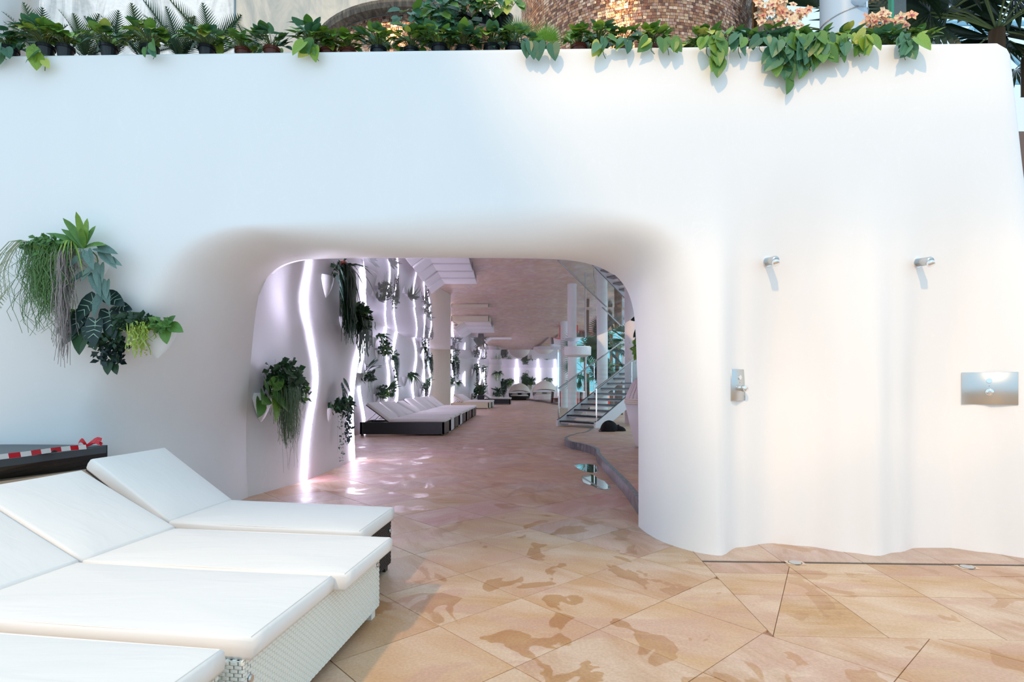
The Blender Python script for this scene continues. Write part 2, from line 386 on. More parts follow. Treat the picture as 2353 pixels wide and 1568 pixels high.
def frad(e):
    l = sstep(-1.6, -2.5, e.x)*(1-sstep(0.8, 2.0, e.z)*0.95); r = sstep(0.3, 1.0, e.x)
    return 0.34+0.34*l+0.04*r
K1, K2 = 14, 56
rows = []
for i, e in enumerate(edge):
    ox, oz = outer(i); d = sqrt((ox-e.x)**2+(oz-e.z)**2); R = frad(e)
    R = min(R, d*0.8); row = []
    for k in range(K1+1):
        th = k/K1*pi/2; u = (1-cos(th))*R/d; g = 1-sin(th)
        X = lerp(e.x, ox, u); Z = lerp(e.z, oz, u); yw = ywall(X, Z); row.append(Vector((X, yw+(e.y-yw)*g, Z)))
    for k in range(1, K2+1):
        s_ = (k/K2); u = lerp(R/d, 1, s_); X = lerp(e.x, ox, u); Z = lerp(e.z, oz, u); row.append(Vector((X, ywall(X, Z), Z)))
    # lip over the top / round corner at the right end
    p = row[-1]
    if iL <= i <= iR:
        for a in (0.35, 0.7, 1.0): row.append(p+Vector((0, 0.035*(1-cos(a*pi/2)), 0.02*sin(a*pi/2))))
        row.append(p+Vector((0, 0.13, 0.02))); row.append(p+Vector((0, 0.14, -0.30))); row.append(p+Vector((0, 0.15, -0.34))); row.append(p+Vector((0,0.16,-0.36)))
    elif i > iR:
        for a in (0.25, 0.5, 0.75, 1.0): row.append(p+Vector((0.22*sin(a*pi/2), 0.24*(1-cos(a*pi/2)), -0.06*a*(p.z/ZT)**8)))
        row.append(p+Vector((0.23, 1.5, 0))); row.append(p+Vector((0.23, 3.0, 0))); row.append(p+Vector((0.23, 4.6, 0)))
    else:
        for a in range(7): row.append(p+Vector((-0.1*a, 0, 0)))
    rows.append(row)
# rounded upper right corner: pull the corner down
for i in range(len(rows)):
    for p in rows[i]:
        xc_, zc_, rc_ = XR(ZT)+0.22-0.15, ZT+0.01-0.15, 0.15
        dx, dz = p.x-xc_, p.z-zc_
        if dx > 0 and dz > 0 and dx*dx+dz*dz > rc_*rc_:
            k_ = rc_/sqrt(dx*dx+dz*dz); p.x = xc_+dx*k_; p.z = zc_+dz*k_
mb = MB(); mb.grid([list(r) for r in zip(*rows)])
wf_ = mb.build('wall_front', M['wall'], smooth=True); tag(wf_, 'white undulating plaster wall with a wide arched opening', kind='structure')
# back leaf of the front wall (inside of the lintel and right jamb)
mb = MB(); rr_ = []
for i, e in enumerate(edge):
    if e.x < -2.2: continue
    q = [e]; up = Vector((0, 0, 1))
    for k, (dy, dz) in enumerate(((0.06, 0.01), (0.10, 0.06), (0.12, 0.5), (0.12, 1.3))):
        if e.x < 0.9: q.append(e+Vector((0, dy, dz*0.85)))
        else:
            f = sstep(1.4, 2.45, e.z); q.append(e+Vector((dy*0.3+[0, 0.05, 0.55, 1.4][k]*(1-f), [0.05, 0.10, 0.14, 0.16][k], dz*0.85*f)))
    rr_.append(q)
mb.grid(rr_); o = mb.build('wall_front_back', M['wall_in'], wf_, smooth=True); o.name = 'inner_face'

# planter trough on top of the wall
mb = MB(); mb.prism([Vector((-6.6, 4.59)), Vector((3.4, 4.37)), Vector((3.4, 5.35)), Vector((-6.6, 5.35))], 3.50, 3.862); tr_ = mb.build('planter_bed', M['soil'], wf_)
mb = MB(); mb.box((-6.6, 5.35, 3.3), (3.6, 5.5, 3.86)); mb.build('rear_upstand', M['wall_in'], wf_)

# ================================================================== PASSAGE WALLS
PLAN = [(-2.98,6.45),(-2.84,7.0),(-2.71,7.57),(-2.66,8.6),(-2.64,9.45),(-2.70,9.85),(-3.2,10.15),(-3.9,10.9),(-4.10,12.5),(-4.06,15.3),(-4.06,18.4),(-4.02,20.5),(-3.90,22.5),(-3.86,24.5),(-3.80,26.4)]
PLAN2 = [(-3.14,28.9),(-3.3,29.4),(-3.6,30.2),(-3.62,32.5),(-3.42,34.3),(-2.98,36.2),(-2.5,38.4),(-2.36,39.6),(-2.30,41),(-2.15,44),(-1.95,45.4)]
W1c = [(0,-.066),(.44,-.04),(.79,0.005),(1.37,.09),(1.92,.01),(2.4,-.08),(2.96,0.0),(3.6,.06)]
W2c = [(0,-.058),(.95,-.088),(1.62,-.02),(1.99,.09),(2.36,.135),(2.66,.135),(3.44,.083),(3.7,.06)]
def smoothc(pts):
    P = catmull([(a, b, 0) for a, b in pts], 60)
    def f(z):
        for p, q in zip(P, P[1:]):
            if p.x <= z <= q.x: return p.y+(q.y-p.y)*(z-p.x)/max(1e-6, q.x-p.x)
        return P[-1].y if z > P[-1].x else P[0].y
    return f
W1f = smoothc(W1c); W2f = smoothc(W2c)
def relief(Y, z):
    a = W1f(z); b = W2f(z); c = 0.075*sin(2*pi*z/2.4+Y*0.9)
    if Y < 7.57: return a*sstep(6.4, 7.4, Y)
    if Y < 9.65: return lerp(a, b, (Y-7.57)/2.08)
    return lerp(b, c, sstep(9.65, 12, Y))
ZN = 30; ZC = 3.75
rows = []; flange = []
for j in range(ZN+1):
    z = ZC*j/ZN; e = edge_left(min(z, 2.40)); P = [(min(e.x, -2.80)-.02, e.y, z)]
    flange.append([Vector((e.x, e.y, min(z, 2.40))), Vector((e.x-.05, e.y+.03, z)), Vector((min(e.x, -2.80)-.03, e.y+.03, z))])
    for k, (x, y) in enumerate(PLAN[1:]): P.append((x, y, z))
    c = catmull(P, 150); rows.append([Vector((p.x+relief(p.y, z), p.y, z)) for p in c])
PWR = rows; mb = MB(); mb.grid(rows); wl = mb.build('wall_left', M['wall_in'], smooth=True); tag(wl, kind='structure')
mb = MB(); mb.grid(flange); mb.build('jamb_return', M['wall_in'], wl, smooth=True)
def wall_x(Y, z):
    zj = min(ZN-1e-6, max(0, z/ZC*ZN)); j = int(zj); out = []
    for r in (PWR[j], PWR[j+1]):
        best = None
        for a, b in zip(r, r[1:]):
            if (a.y-Y)*(b.y-Y) <= 0 and b.y != a.y:
                x = a.x+(b.x-a.x)*(Y-a.y)/(b.y-a.y); best = x if best is None else max(best, x)
        out.append(best if best is not None else r[0].x)
    return lerp(out[0], out[1], zj-j)
rows2 = []
for j in range(ZN+1):
    z = ZC*j/ZN; c = catmull([(x, y, z) for x, y in PLAN2], 110)
    rows2.append([Vector((p.x+0.09*sin(2*pi*z/2.4+p.y*0.7)*sstep(28.9, 30, p.y), p.y, z)) for p in c])
mb = MB(); mb.grid(rows2); mb.build('rear_bay', M['wall_in'], wl, smooth=True)
def wall2_x(Y, z):
    zj = min(ZN-1e-6, max(0, z/ZC*ZN)); j = int(zj); out = []
    for r in (rows2[j], rows2[j+1]):
        v = r[-1].x
        for a, b in zip(r, r[1:]):
            if (a.y-Y)*(b.y-Y) <= 0 and b.y != a.y: v = a.x+(b.x-a.x)*(Y-a.y)/(b.y-a.y); break
        out.append(v)
    return lerp(out[0], out[1], zj-j)
mb = MB(); mb.grid([[Vector((-3.80, 26.4, z)), Vector((-3.5, 27.5, z)), Vector((-3.14, 28.9, z))] for z in (0, 1.9, ZC)]); mb.build('warm_lit_panel', M['warm_lit_panel'], wl)
mb = MB(); rp = []
for j in range(13):
    z = 3.3*j/12; w = 0.05*sin(z*2.2)
    rp.append([Vector((x+w, y, z)) for x, y in ((-2.1,45.5),(-1.55,45.7),(-1.45,46),(-1.1,46.2),(-.82,47.2),(-.85,48),(-1.0,49),(-1.0,54))])
mb.grid(rp); mb.build('pink_pier', M['pink_panel'], wl, smooth=True)
mb = MB(); mb.box((-2.4, 54, 0), (4.35, 54.2, 3.3)); wb = mb.build('wall_back', M['wall_in']); tag(wb, kind='structure')

# ceiling: glossy panels, each dipping slightly as it recedes
CP = [(5.0, 3.52, 14.6, 3.30), (14.6, 3.34, 20.9, 3.06), (20.9, 3.24, 27, 3.0), (27, 3.18, 36, 2.97), (36, 3.12, 46, 2.99), (46, 3.08, 54, 3.0)]
ceil = bpy.data.objects.new('ceiling', None); COL.objects.link(ceil); tag(ceil, kind='structure')
def ceil_right(Y):
    return interp([(5, 6.5), (14, 4.3), (17.4, 3.5), (23, 2.75), (35, 3.4), (54, 4.4)], Y)
for (y0, z0, y1, z1) in CP:
    mb = MB(); n = 10; top = []; bot = []
    for i in range(n+1):
        y = lerp(y0, y1, i/n); z = lerp(z0, z1, i/n); xr = ceil_right(y)
        bot.append([Vector((lerp(-5.2, xr, k/6), y, z)) for k in range(7)])
    mb.grid(bot)
    for r in (bot[0], bot[-1]): mb.grid([r, [p+Vector((0, 0, 0.3)) for p in r]])
    mb.grid([[r[-1] for r in bot], [r[-1]+Vector((0, 0, 0.3)) for r in bot]])
    o = mb.build('ceiling_panel', M['ceil'], ceil, smooth=False)
mb = MB(); 
rb = [[Vector((x, y, 3.83)) for x in (-5.2, lerp(-5.2, ceil_right(y), .99))] for y in (5.5, 9, 14, 18, 23, 30, 40, 54)]
mb.grid(rb); mb.build('upper_slab', M['wall_in'], ceil)

# LED strips ---------------------------------------------------------------
def led(path, label, r=0.0165):
    mb = MB(); mb.tube(path, r, 6)
    c = path[0]; o = mb.build('led_strip', M['led'], None, smooth=True, loc=Vector(path[0])); return tag(o, label, 'light strip', 'glowing light strips on the passage walls')
LBL = ['wavy white light strip nearest the arch, between two planters', 'wavy white light strip on the corner edge of the first wall bulge',
       'wavy light strip behind the head of the nearest black lounger', 'light strip behind the second and third lounger of the row', 'light strip close right of the strip behind the third lounger',
       'light strip in mid passage right of the isolated bushy planter', 'light strip crossing another behind the lounger row end', 'last light strip before the warm-lit wall panel']
for Yk, lb in zip((7.57, 9.62, 15.3, 18.35, 19.6, 22.6, 24.7, 25.9), LBL):
    ph = {24.7: -0.05, 25.9: 0.05}.get(Yk, 0)
    led([Vector((wall_x(Yk, z)+0.012, Yk+(0.35*sin(z*2.6+(0 if ph < 0 else pi)) if ph else 0), z)) for z in [ceilz*0.1171 for ceilz in range(0, 29)]], lb)
LB2 = ['light strip directly behind the cream lounger', 'light strip just right of the warm-lit wall panel, swaying right', 'broad straight light strip left of the tall potted shrub', 'wavy light strip above the tall potted shrub', 'straight light strip right of the tall potted shrub']
for Yk, lb, am in zip((31.2, 33.6, 36.2, 40.2, 44.2), LB2, (.25, .3, 0, .3, 0)):
    led([Vector((wall2_x(Yk, z if am else 1.5)+0.03, Yk+am*sin(z*2.6+Yk), z)) for z in [k*0.11 for k in range(0, 28)]], lb, 0.020 if not am else 0.019)
for px, lb in ((1187.5, 'straight light strip on the back wall above the black daybed'), (1236.5, 'straight light strip on the back wall between the clock and the white daybed'), (1276, 'straight light strip on the back wall beside the left column')):
    X = (px-CX)*53.9/F; led([Vector((X, 53.94, z)) for z in (1.35, 2.1, 2.99)], lb, 0.020)
# wall clock
t_ = thing('wall_clock', 'round white wall clock on the far back wall', 'clock', at(1211.5, 855.5, 53.9))
c = wloc(t_)
mb = MB(); mb.lathe([(0.001, 0), (0.17, 0), (0.17, 0.04), (0.15, 0.05)], (0,0,0), 20); mb.v = [tuple(c+Vector((v[0], -v[2], v[1]))) for v in mb.v]; mb.build('clock_case', M['rail'], t_)
mb = MB(); mb.lathe([(0.001, 0.052), (0.145, 0.052)], (0,0,0), 20); mb.v = [tuple(c+Vector((v[0], -v[2], v[1]))) for v in mb.v]; mb.build('dial', M['pot_white'], t_)
for a, L in ((0.9, 0.11), (4.0, 0.08)):
    mb = MB(); mb.tube([c+Vector((0, -0.06, 0)), c+Vector((L*sin(a), -0.06, L*cos(a)))], 0.01, 4); mb.build('clock_hand', M['rail'], t_)

# ================================================================== FLOOR
fl = MB(); fl.box((-9, -7, -0.10), (14, 60, -0.012)); floor = fl.build('floor', M['grout']); tag(floor, kind='structure')
A45 = radians(42); ua = Vector((cos(A45), sin(A45))); ub = Vector((sin(A45), -cos(A45)))
TS = 0.590; O1 = Vector((0.056, 3.383))
O2 = Vector((1.325, 2.871)); ya = radians(-2.4); u2 = Vector((cos(ya), sin(ya))); v2 = Vector((-sin(ya), cos(ya)))
def clip(poly, n, d):   # keep p.n >= d
    out = []
    for i, p in enumerate(poly):
        q = poly[(i+1) % len(poly)]; a = p.dot(n)-d; b = q.dot(n)-d
        if a >= 0: out.append(p)
        if (a > 0 > b) or (a < 0 < b): out.append(p+(q-p)*(a/(a-b)))
    return out
def area(p): return abs(sum(p[i].x*p[(i+1) % len(p)].y-p[(i+1) % len(p)].x*p[i].y for i in range(len(p))))/2 if len(p) > 2 else 0
def inset(poly, g):
    sgn = sum(poly[i].x*poly[(i+1) % len(poly)].y-poly[(i+1) % len(poly)].x*poly[i].y for i in range(len(poly)))
    if sgn < 0: poly = poly[::-1]
    out = poly
    for i in range(len(poly)):
        a = poly[i]; b = poly[(i+1) % len(poly)]; e = b-a
        if e.length < 1e-4: continue
        n = Vector((-e.y, e.x)).normalized(); out = clip(out, n, a.dot(n)+g)
        if len(out) < 3: return []
    return out
YF = 12.6
tiles = []
for i in range(-26, 27):
    for j in range(-26, 27):
        q = [O1+ua*(TS*(i+a))+ub*(TS*(j+b)) for a, b in ((0,0),(1,0),(1,1),(0,1))]
        c = sum(q, Vector((0, 0)))/4
        if c.x < -8 or c.x > 8.6 or c.y < -0.6 or c.y > YF+0.6: continue
        q = clip(q, Vector((0, -1)), -YF)
        if len(q) < 3: continue
        inA = [(p-O2).dot(u2) > -1e-4 and (p-O2).dot(v2) > -1e-4 for p in q]
        ovA = clip(clip(q, u2, O2.dot(u2)), v2, O2.dot(v2))
        if area(ovA) < 0.002: tiles.append(q); continue
        p1 = clip(q, -u2, -O2.dot(u2)); p2 = clip(clip(q, u2, O2.dot(u2)), -v2, -O2.dot(v2))
        for p in (p1, p2):
            if area(p) > 0.004: tiles.append(p)
ROWS = [0, 0.575, 0.975, 1.205, 1.245, 1.9, 2.5, 3.1, 3.7, 4.3, 4.9, 5.5, 6.1, 6.7, 7.3, 7.9, 8.5, 9.1, 9.8]
cr = (Vector((1.963, 4.0))-O2); crn = Vector((-cr.y, cr.x)).normalized()
for r in range(len(ROWS)-1):
    if r == 3: continue
    for k in range(0, 13):
        x0 = 0.574*k; q = [O2+u2*a+v2*b for a, b in ((x0, ROWS[r]), (x0+.574, ROWS[r]), (x0+.574, ROWS[r+1]), (x0, ROWS[r+1]))]
        q = clip(q, Vector((0, -1)), -YF)
        if r < 4:
            qa = clip(q, crn, O2.dot(crn)); qb = clip(q, -crn, -O2.dot(crn))
            if area(qa) > 0.004 and area(qb) > 0.004: tiles += [qa, qb]; continue
        if len(q) > 2: tiles.append(q)
def vis(q):
    c = sum(q, Vector((0, 0)))/len(q)
    if c.y < 2.0: return False
    x = CX+c.x/c.y*F; y = HY+EYE*F/c.y
    if not (-60 < x < 2420 and y < 1660): return False
    if c.y > 5.2 and not (-3.1 < c.x < 1.7): return False
    if c.x > 1.2 and c.y > 4.75: return False
    if c.x < -1.0 and c.y < 4.6: return False
    return True
hid = MB(); rt = random.Random(3)
for q in tiles:
    q = inset(q, 0.0022)
    if len(q) < 3: continue
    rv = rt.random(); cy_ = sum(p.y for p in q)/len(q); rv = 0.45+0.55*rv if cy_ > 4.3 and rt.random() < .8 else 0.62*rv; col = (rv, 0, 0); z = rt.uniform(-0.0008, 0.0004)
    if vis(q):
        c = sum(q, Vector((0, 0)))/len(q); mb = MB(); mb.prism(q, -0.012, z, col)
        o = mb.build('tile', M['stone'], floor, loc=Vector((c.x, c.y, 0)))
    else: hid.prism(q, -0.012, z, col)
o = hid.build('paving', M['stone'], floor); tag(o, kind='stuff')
mb = MB()
mb.prism([(-9, YF), (14, YF), (14, 60), (-9, 60)], -0.012, 0.0)
mb.prism([(-9, -7), (14, -7), (14, -0.9), (-9, -0.9)], -0.012, 0.0)
o = mb.build('far_paving', M['stone_grid'], floor)
# drain channel and round drains
mb = MB(); q = [O2+u2*a+v2*b for a, b in ((-0.1, 1.207), (7, 1.207), (7, 1.243), (-0.1, 1.243))]; mb.prism(q, -0.02, -0.004); mb.build('drain_slot', M['grate'], floor)
for (px, py), lb in (((1827, 1295), 'round steel floor drain below the left shower'), ((2222, 1305), 'round steel floor drain below the right shower')):
    g = gd(px, py); t_ = thing('floor_drain', lb, 'drain', g, 'round floor drains under the showers')
    mb = MB(); mb.obox(g+Vector((0,0,0.0035)), Vector((*u2,0)), Vector((*v2,0)), Vector((0,0,1)), 0.062, 0.04, 0.002); mb.build('drain_plate', M['plinth'], t_)
    mb = MB(); mb.lathe([(0.001,0.009),(0.040,0.009),(0.043,0.006)], g, 20); mb.build('cover', M['brushed'], t_)
    mb = MB(); mb.lathe([(0.043,0.0058),(0.047,0.0058),(0.047,0.0066),(0.043,0.0066)], g, 20, sx=1); mb.build('drain_ring', M['grate'], t_)

# raised platform on the right of the passage
KP = [gd(1469,1183),gd(1435,1135),gd(1405,1101),gd(1383,1075),gd(1372.5,1061),gd(1371,1051),gd(1358,1043),gd(1335,1036),gd(1312,1031),gd(1300,1025),gd(1302,1018),gd(1325,1010),gd(1345,1006),gd(1353,1001),gd(1362,996)]
kc = catmull(KP, 84); PH = 0.14
plat = [Vector((p.x, p.y)) for p in kc]+[Vector((3.4, 15.6)), Vector((6.5, 15.2)), Vector((6.5, 5.35)), Vector((1.6, 5.35))]
mb = MB(); mb.prism(plat, 0.0, PH, (0.45, 0, 0)); pf = mb.build('platform', M['stone_grid']); tag(pf, kind='structure')
for k in range(0, 84, 6):
    seg = kc[k:k+7]; mb = MB(); L = []
    for i, p in enumerate(seg):
        a = kc[max(0, k+i-1)]; b = kc[min(84, k+i+1)]; d = (b-a); n = Vector((d.y, -d.x, 0)).normalized()
        g = 0.003 if i == 0 else 0; p2 = p+d.normalized()*g
        L.append([p2-n*0.012+Vector((0,0,0)), p2-n*0.012+Vector((0,0,PH+0.004)), p2+n*0.05+Vector((0,0,PH+0.004)), p2+n*0.05])
    mb.grid(L, False); mb.f.append((0,1,2,3)); mb.mi.append(0); mb.c.append(None); mb.build('kerb_stone', M['kerb'], pf)
# far platform under the white daybed
fp = [gd(1210,920.5),gd(1225,922),gd(1245,924.5),gd(1262,927.5),gd(1282,931.5)]
mb = MB(); mb.prism([Vector((p.x, p.y)) for p in catmull(fp, 12)]+[Vector((6.4, 36.5)), Vector((8, 53)), Vector((1.2, 53))], 0, 0.14, (0.4,0,0)); pf2 = mb.build('rear_platform', M['stone_grid']); tag(pf2, kind='structure')
mb = MB(); L = []
for p in catmull(fp, 12): L.append([p+Vector((0,-0.03,0)), p+Vector((0,-0.03,0.15)), p+Vector((0,0.08,0.15))])
mb.grid(L); mb.build('kerb_stone', M['kerb'], pf2)

# added unseen panel and beams behind the camera, block sun on the left side
k_ = 20/0.86
mb = MB(); mb.box((-15.5, 4.05-k_, 20.0), (1.55-.42*k_, -12.4, 20.3)); rs = mb.build('sun_blocker', M['wall_in']); tag(rs, kind='structure')
for yy_ in (4.05-k_, -16, -12.4):
    mb = MB(); mb.tube([Vector((-22, yy_, 20.35)), Vector((4, yy_, 20.35))], .12, 8); mb.build('blocker_beam', M['bluesteel'], rs)

# ================================================================== LOUNGERS
def weave(mb, O, U, V, N, w, h, pu=0.030, pv=0.0125, th=0.003):
    """real woven strand pads on a face; O corner, U,V unit axes, N outward"""
    nu = int(w/pu); nv = int(h/pv)
    for j in range(nv):
        for i in range(-1, nu):
            a = (i+0.5*(j % 2))*w/nu; b = a+w/nu*0.86
            a = max(0, a); b = min(w, b)
            if b-a < 0.005: continue
            v0 = j*h/nv+0.0008; v1 = (j+1)*h/nv-0.0008
            P = [O+U*a+V*v0, O+U*b+V*v0, O+U*b+V*v1, O+U*a+V*v1]
            c0 = lerp(a, b, .2); c1 = lerp(a, b, .8)
            Q = [O+U*c0+V*(v0+.001)+N*th, O+U*c1+V*(v0+.001)+N*th, O+U*c1+V*(v1-.001)+N*th, O+U*c0+V*(v1-.001)+N*th]
            mb.add(P+Q, [(4,5,6,7),(0,1,5,4),(1,2,6,5),(2,3,7,6),(3,0,4,7)])
def cushion_mesh(mb, corners, th, nrm, puff=0.012, n=8, m=6):
    """soft slab over 4 corners (bottom quad), thickness th along nrm, rounded edges"""
    a, b, c, d = corners
    rings = [(0.0, 0.012), (0.15, 0.004), (0.5, 0.0), (0.85, 0.003), (0.97, 0.012)]
    N = 4*n; loops = []
    def per(ins):
        ctr = (a+b+c+d)/4; P = []
        cs = [a, b, c, d]
        for k in range(4):
            p0 = cs[k]; p1 = cs[(k+1) % 4]
            for i in range(n): P.append(p0+(p1-p0)*(i/n))
        out = []
        for p in P:
            v = p-ctr; L = v.length; out.append(ctr+v*(1-ins/L))
        return out
    for hz, ins in rings: loops.append([p+nrm*(th*hz) for p in per(ins)])
    for ins, hz in ((0.020, 0.99), (0.10, 1.0+puff/th*0.8)): loops.append([p+nrm*(th*hz) for p in per(ins)])
    mb.grid(loops, True)
    k = len(mb.v)-N; ctr = (a+b+c+d)/4+nrm*(th+puff*1.1); mb.v.append(tuple(ctr)); ci = len(mb.v)-1
    for i in range(N): mb.f.append((k+i, k+(i+1) % N, ci)); mb.mi.append(mb.cur); mb.c.append(None)
    k0 = len(mb.v)-1-N*len(loops); mb.f.append(tuple(range(k0+N-1, k0-1, -1))); mb.mi.append(mb.cur); mb.c.append(None)
def lounger(label, foot_near, foot_far, axis, L, hinge, tilt, base_h, th, mw, mwg, mc, weaving=False, group=None, cushions=1, name='sun_lounger', leglen=0.04, foots=None, inset_=0.02, raised=True, skipbase=None):
    """foot_near/foot_far: ground points of the base's foot end; axis: unit vector towards the head"""
    fn = Vector((foot_near[0], foot_near[1], 0)); ff = Vector((foot_far[0], foot_far[1], 0)); ax = Vector((axis[0], axis[1], 0)).normalized()
    wv = ff-fn; W = wv.length; wu = wv/W; Z = Vector((0, 0, 1)); fr = -ax
    t_ = thing(name, label, 'lounger', fn, group)
    # base box: foot board, near side, far side, head board as one base
    hz = base_h; lz = leglen; tk = 0.05
    mb = MB()
    def panel(p0, p1, inn):
        mb.add([p0+Z*lz, p1+Z*lz, p1+Z*hz, p0+Z*hz, p0+inn*tk+Z*lz, p1+inn*tk+Z*lz, p1+inn*tk+Z*hz, p0+inn*tk+Z*hz],
               [(0,1,2,3),(7,6,5,4),(3,2,6,7),(0,4,5,1),(1,5,6,2),(0,3,7,4)])
    hn = fn+ax*L; hf = ff+ax*L
    panel(fn, ff, ax); panel(hn, fn, wu); panel(ff, hf, -wu); panel(hf, hn, -ax)
    base = mb.build('base', mwg if weaving else mw, t_)
    # slatted deck under the mattress
    mb = MB(); mb.add([fn+wu*tk+ax*tk+Z*(hz-.03), ff-wu*tk+ax*tk+Z*(hz-.03), ff-wu*tk+ax*hinge+Z*(hz-.03), fn+wu*tk+ax*hinge+Z*(hz-.03)], [(0,1,2,3)]); mb.build('deck', mw, t_)
    if weaving:
        mb = MB(); h = hz-lz
        weave(mb, fn+Z*lz-fr*0, wu, Z, fr, W, h); weave(mb, hn+Z*lz, -ax, Z, -wu, L, h)
        weave(mb, ff+Z*lz, ax, Z, wu, L, h, 0.05, 0.02)
        weave(mb, fn+Z*(hz), wu, ax, Z, W, 0.09)
        weave(mb, fn+Z*(hz), wu, ax, Z, W, 0.0001) if False else None
        weave(mb, fn+ax*L+Z*hz, -ax, wu, Z, L, 0.05)
        o = mb.build('wicker_weave', mw, base); tag(o, kind='stuff')
    for p in (fn+ax*.02+wu*.02, ff+ax*.02-wu*.07, hn-ax*.07+wu*.02, hf-ax*.07-wu*.07):
        mb = MB(); q = p+wu*.025+ax*.025; mb.obox(q+Z*(lz/2+0.002), ax, wu, Z, .028, .028, lz/2+.004); mb.build('leg', mw, t_)
    if weaving:
        for p in ((ff-wu*0.035, fn+wu*.035) if foots is None else foots):
            mb = MB(); c = p+Z*(hz-0.07)+fr*0.006; 
            mb.lathe([(0.001, 0.006), (0.011, 0.006), (0.014, 0.0)], (0,0,0), 14)
            mb.v = [tuple(c+wu*v[0]+Z*v[1]+fr*v[2]) for v in mb.v]; mb.build('stud', M['brushed'], t_)
    # mattresses
    cw = W/cushions; ca, sa = cos(tilt), sin(tilt)
    for k in range(cushions):
        g = 0.006; a = fn+wu*(cw*k+g)-ax*0.03; b = fn+wu*(cw*(k+1)-g)-ax*0.03
        if cushions == 2 and k == 1: a += -ax*0.05; b += -ax*0.05
        mb = MB(); hz2 = Z*(hz+0.003)
        cushion_mesh(mb, [a+hz2, b+hz2, fn+wu*(cw*(k+1)-g)+ax*hinge+hz2, fn+wu*(cw*k+g)+ax*hinge+hz2], th, Z)
        mt = mb.build('mattress', mc, t_, smooth=True)
        # piping around the upper edge
        pp = [p+Z*(hz+0.003+th*0.97) for p in (a-ax*0+wu*.012+ax*.012, b-wu*.012+ax*.012)]
        mb = MB(); q3 = fn+wu*(cw*(k+1)-g-.012)+ax*(hinge-.02)+Z*(hz+0.003+th*.97); q4 = fn+wu*(cw*k+g+.012)+ax*(hinge-.02)+Z*(hz+0.003+th*.97)
        mb.tube([q4, pp[0], pp[1], q3], 0.0035, 5); mb.build('piping', mc, mt)
        BL = L-hinge-0.02; up = (ax*ca+Z*sa); nr = (Z*ca-ax*sa)
        tl = tilt if isinstance(tilt, float) else tilt
        h0 = fn+wu*(cw*k+g)+ax*(hinge+.004)+Z*(hz+.02); h1 = fn+wu*(cw*(k+1)-g)+ax*(hinge+.004)+Z*(hz+.02)
        mb = MB(); cushion_mesh(mb, [h0, h1, h1+up*BL, h0+up*BL], th, nr)
        mb.build('back_cushion', mc, t_, smooth=True)
    # backrest frame + prop
    mb = MB(); nr = (Z*ca-ax*sa); up = (ax*ca+Z*sa)
    for q in (fn+wu*.03, ff-wu*.06):
        mb.obox(q+wu*.015+ax*hinge+Z*(hz+.004)+up*((L-hinge)/2), up, wu, nr, (L-hinge)/2, .014, .013)
    mb.obox((fn+ff)/2+ax*hinge+Z*(hz+.004)+up*(L-hinge-.03), wu, up, nr, W/2-.04, .014, .013)
    bf = mb.build('backrest_frame', mw, t_)
    if raised:
        for q in (fn+wu*.06, ff-wu*.09):
            mb = MB(); mb.tube([q+ax*hinge+Z*hz+up*(L-hinge)*.55, q+ax*(hinge+(L-hinge)*.85)+Z*(hz-.03)], .010, 5)
            mb.build('prop', M['rail'], bf)
    return t_
axf = Vector((-cos(radians(8.5)), sin(radians(8.5))))
wf = Vector((sin(radians(4)), cos(radians(4))))
# double white lounger (mattresses two and three)
f_far = Vector((-0.735, 3.13)); f_near = Vector((-0.885, 1.86))
lounger('wide white wicker double lounger with two white mattresses, front and centre left', f_near, f_far, axf, 2.0, 1.27, radians(27), 0.36, 0.075, M['wicker_white'], M['wicker_gap'], M['cushion'], True, 'loungers in the foreground', 2, 'double_lounger', 0.055)
lounger('black wicker lounger with white raised mattress, farthest of the foreground row', Vector((-0.90, 3.24)), Vector((-0.84, 3.92)), Vector((-cos(radians(11)), sin(radians(11)))), 1.98, 1.27, radians(33), 0.345, 0.085, M['wicker_black'], M['wicker_black_gap'], M['cushion'], True, 'loungers in the foreground', 1, 'sun_lounger', 0.045)
lounger('white wicker lounger cut by the bottom left frame corner', Vector((-1.045, 1.08)), Vector((-0.945, 1.82)), axf, 2.0, 1.30, radians(27), 0.35, 0.078, M['wicker_white'], M['wicker_gap'], M['cushion'], True, 'loungers in the foreground', 1, 'sun_lounger', 0.055)

# passage row of nine
blk, wht, gp = M['black'], M['wicker_far'], M['black']
ords = ['nearest black lounger of the long passage row, at the near end', 'white-based lounger second from the near end of the passage row', 'black lounger third from the near end of the passage row', 'white-based lounger fourth in the passage row', 'black lounger in the middle of the passage row',
        'black lounger just beyond the middle of the passage row', 'black lounger third from the far end of the passage row', 'black lounger second from the far end of the passage row', 'last black lounger at the far end of the passage row']
tl = [37, 36, 30, 31, 38, 38, 37, 37, 37]
for i in range(9):
    y0 = 14.36+1.155*i; x0 = -1.72+0.018*i*1.0; b = wht if i in (1, 3) else blk
    lounger(ords[i], (x0+(0.03 if i % 2 else 0), y0), (x0+0.02, y0+0.98), (-1, 0.0), 2.14, 1.42, radians(tl[i]), 0.345, 0.075, b, b, M['cushion'], False, 'loungers along the passage wall')
for i, (b, lb) in enumerate(((M['cream'], 'cream-sided lounger on its own beyond the long row'), (blk, 'black lounger directly behind the cream lounger'), (wht, 'white lounger two places behind the cream lounger'))):
    y0 = 31.2+1.1*i; lounger(lb, (-1.27+0.05*i, y0), (-1.2+.05*i, y0+0.95), (-1, 0), 2.1, 1.4, radians(33), 0.33, 0.08, b, b, M['cream_cushion'] if i == 0 else M['cushion'], False, 'loungers beyond the long row')
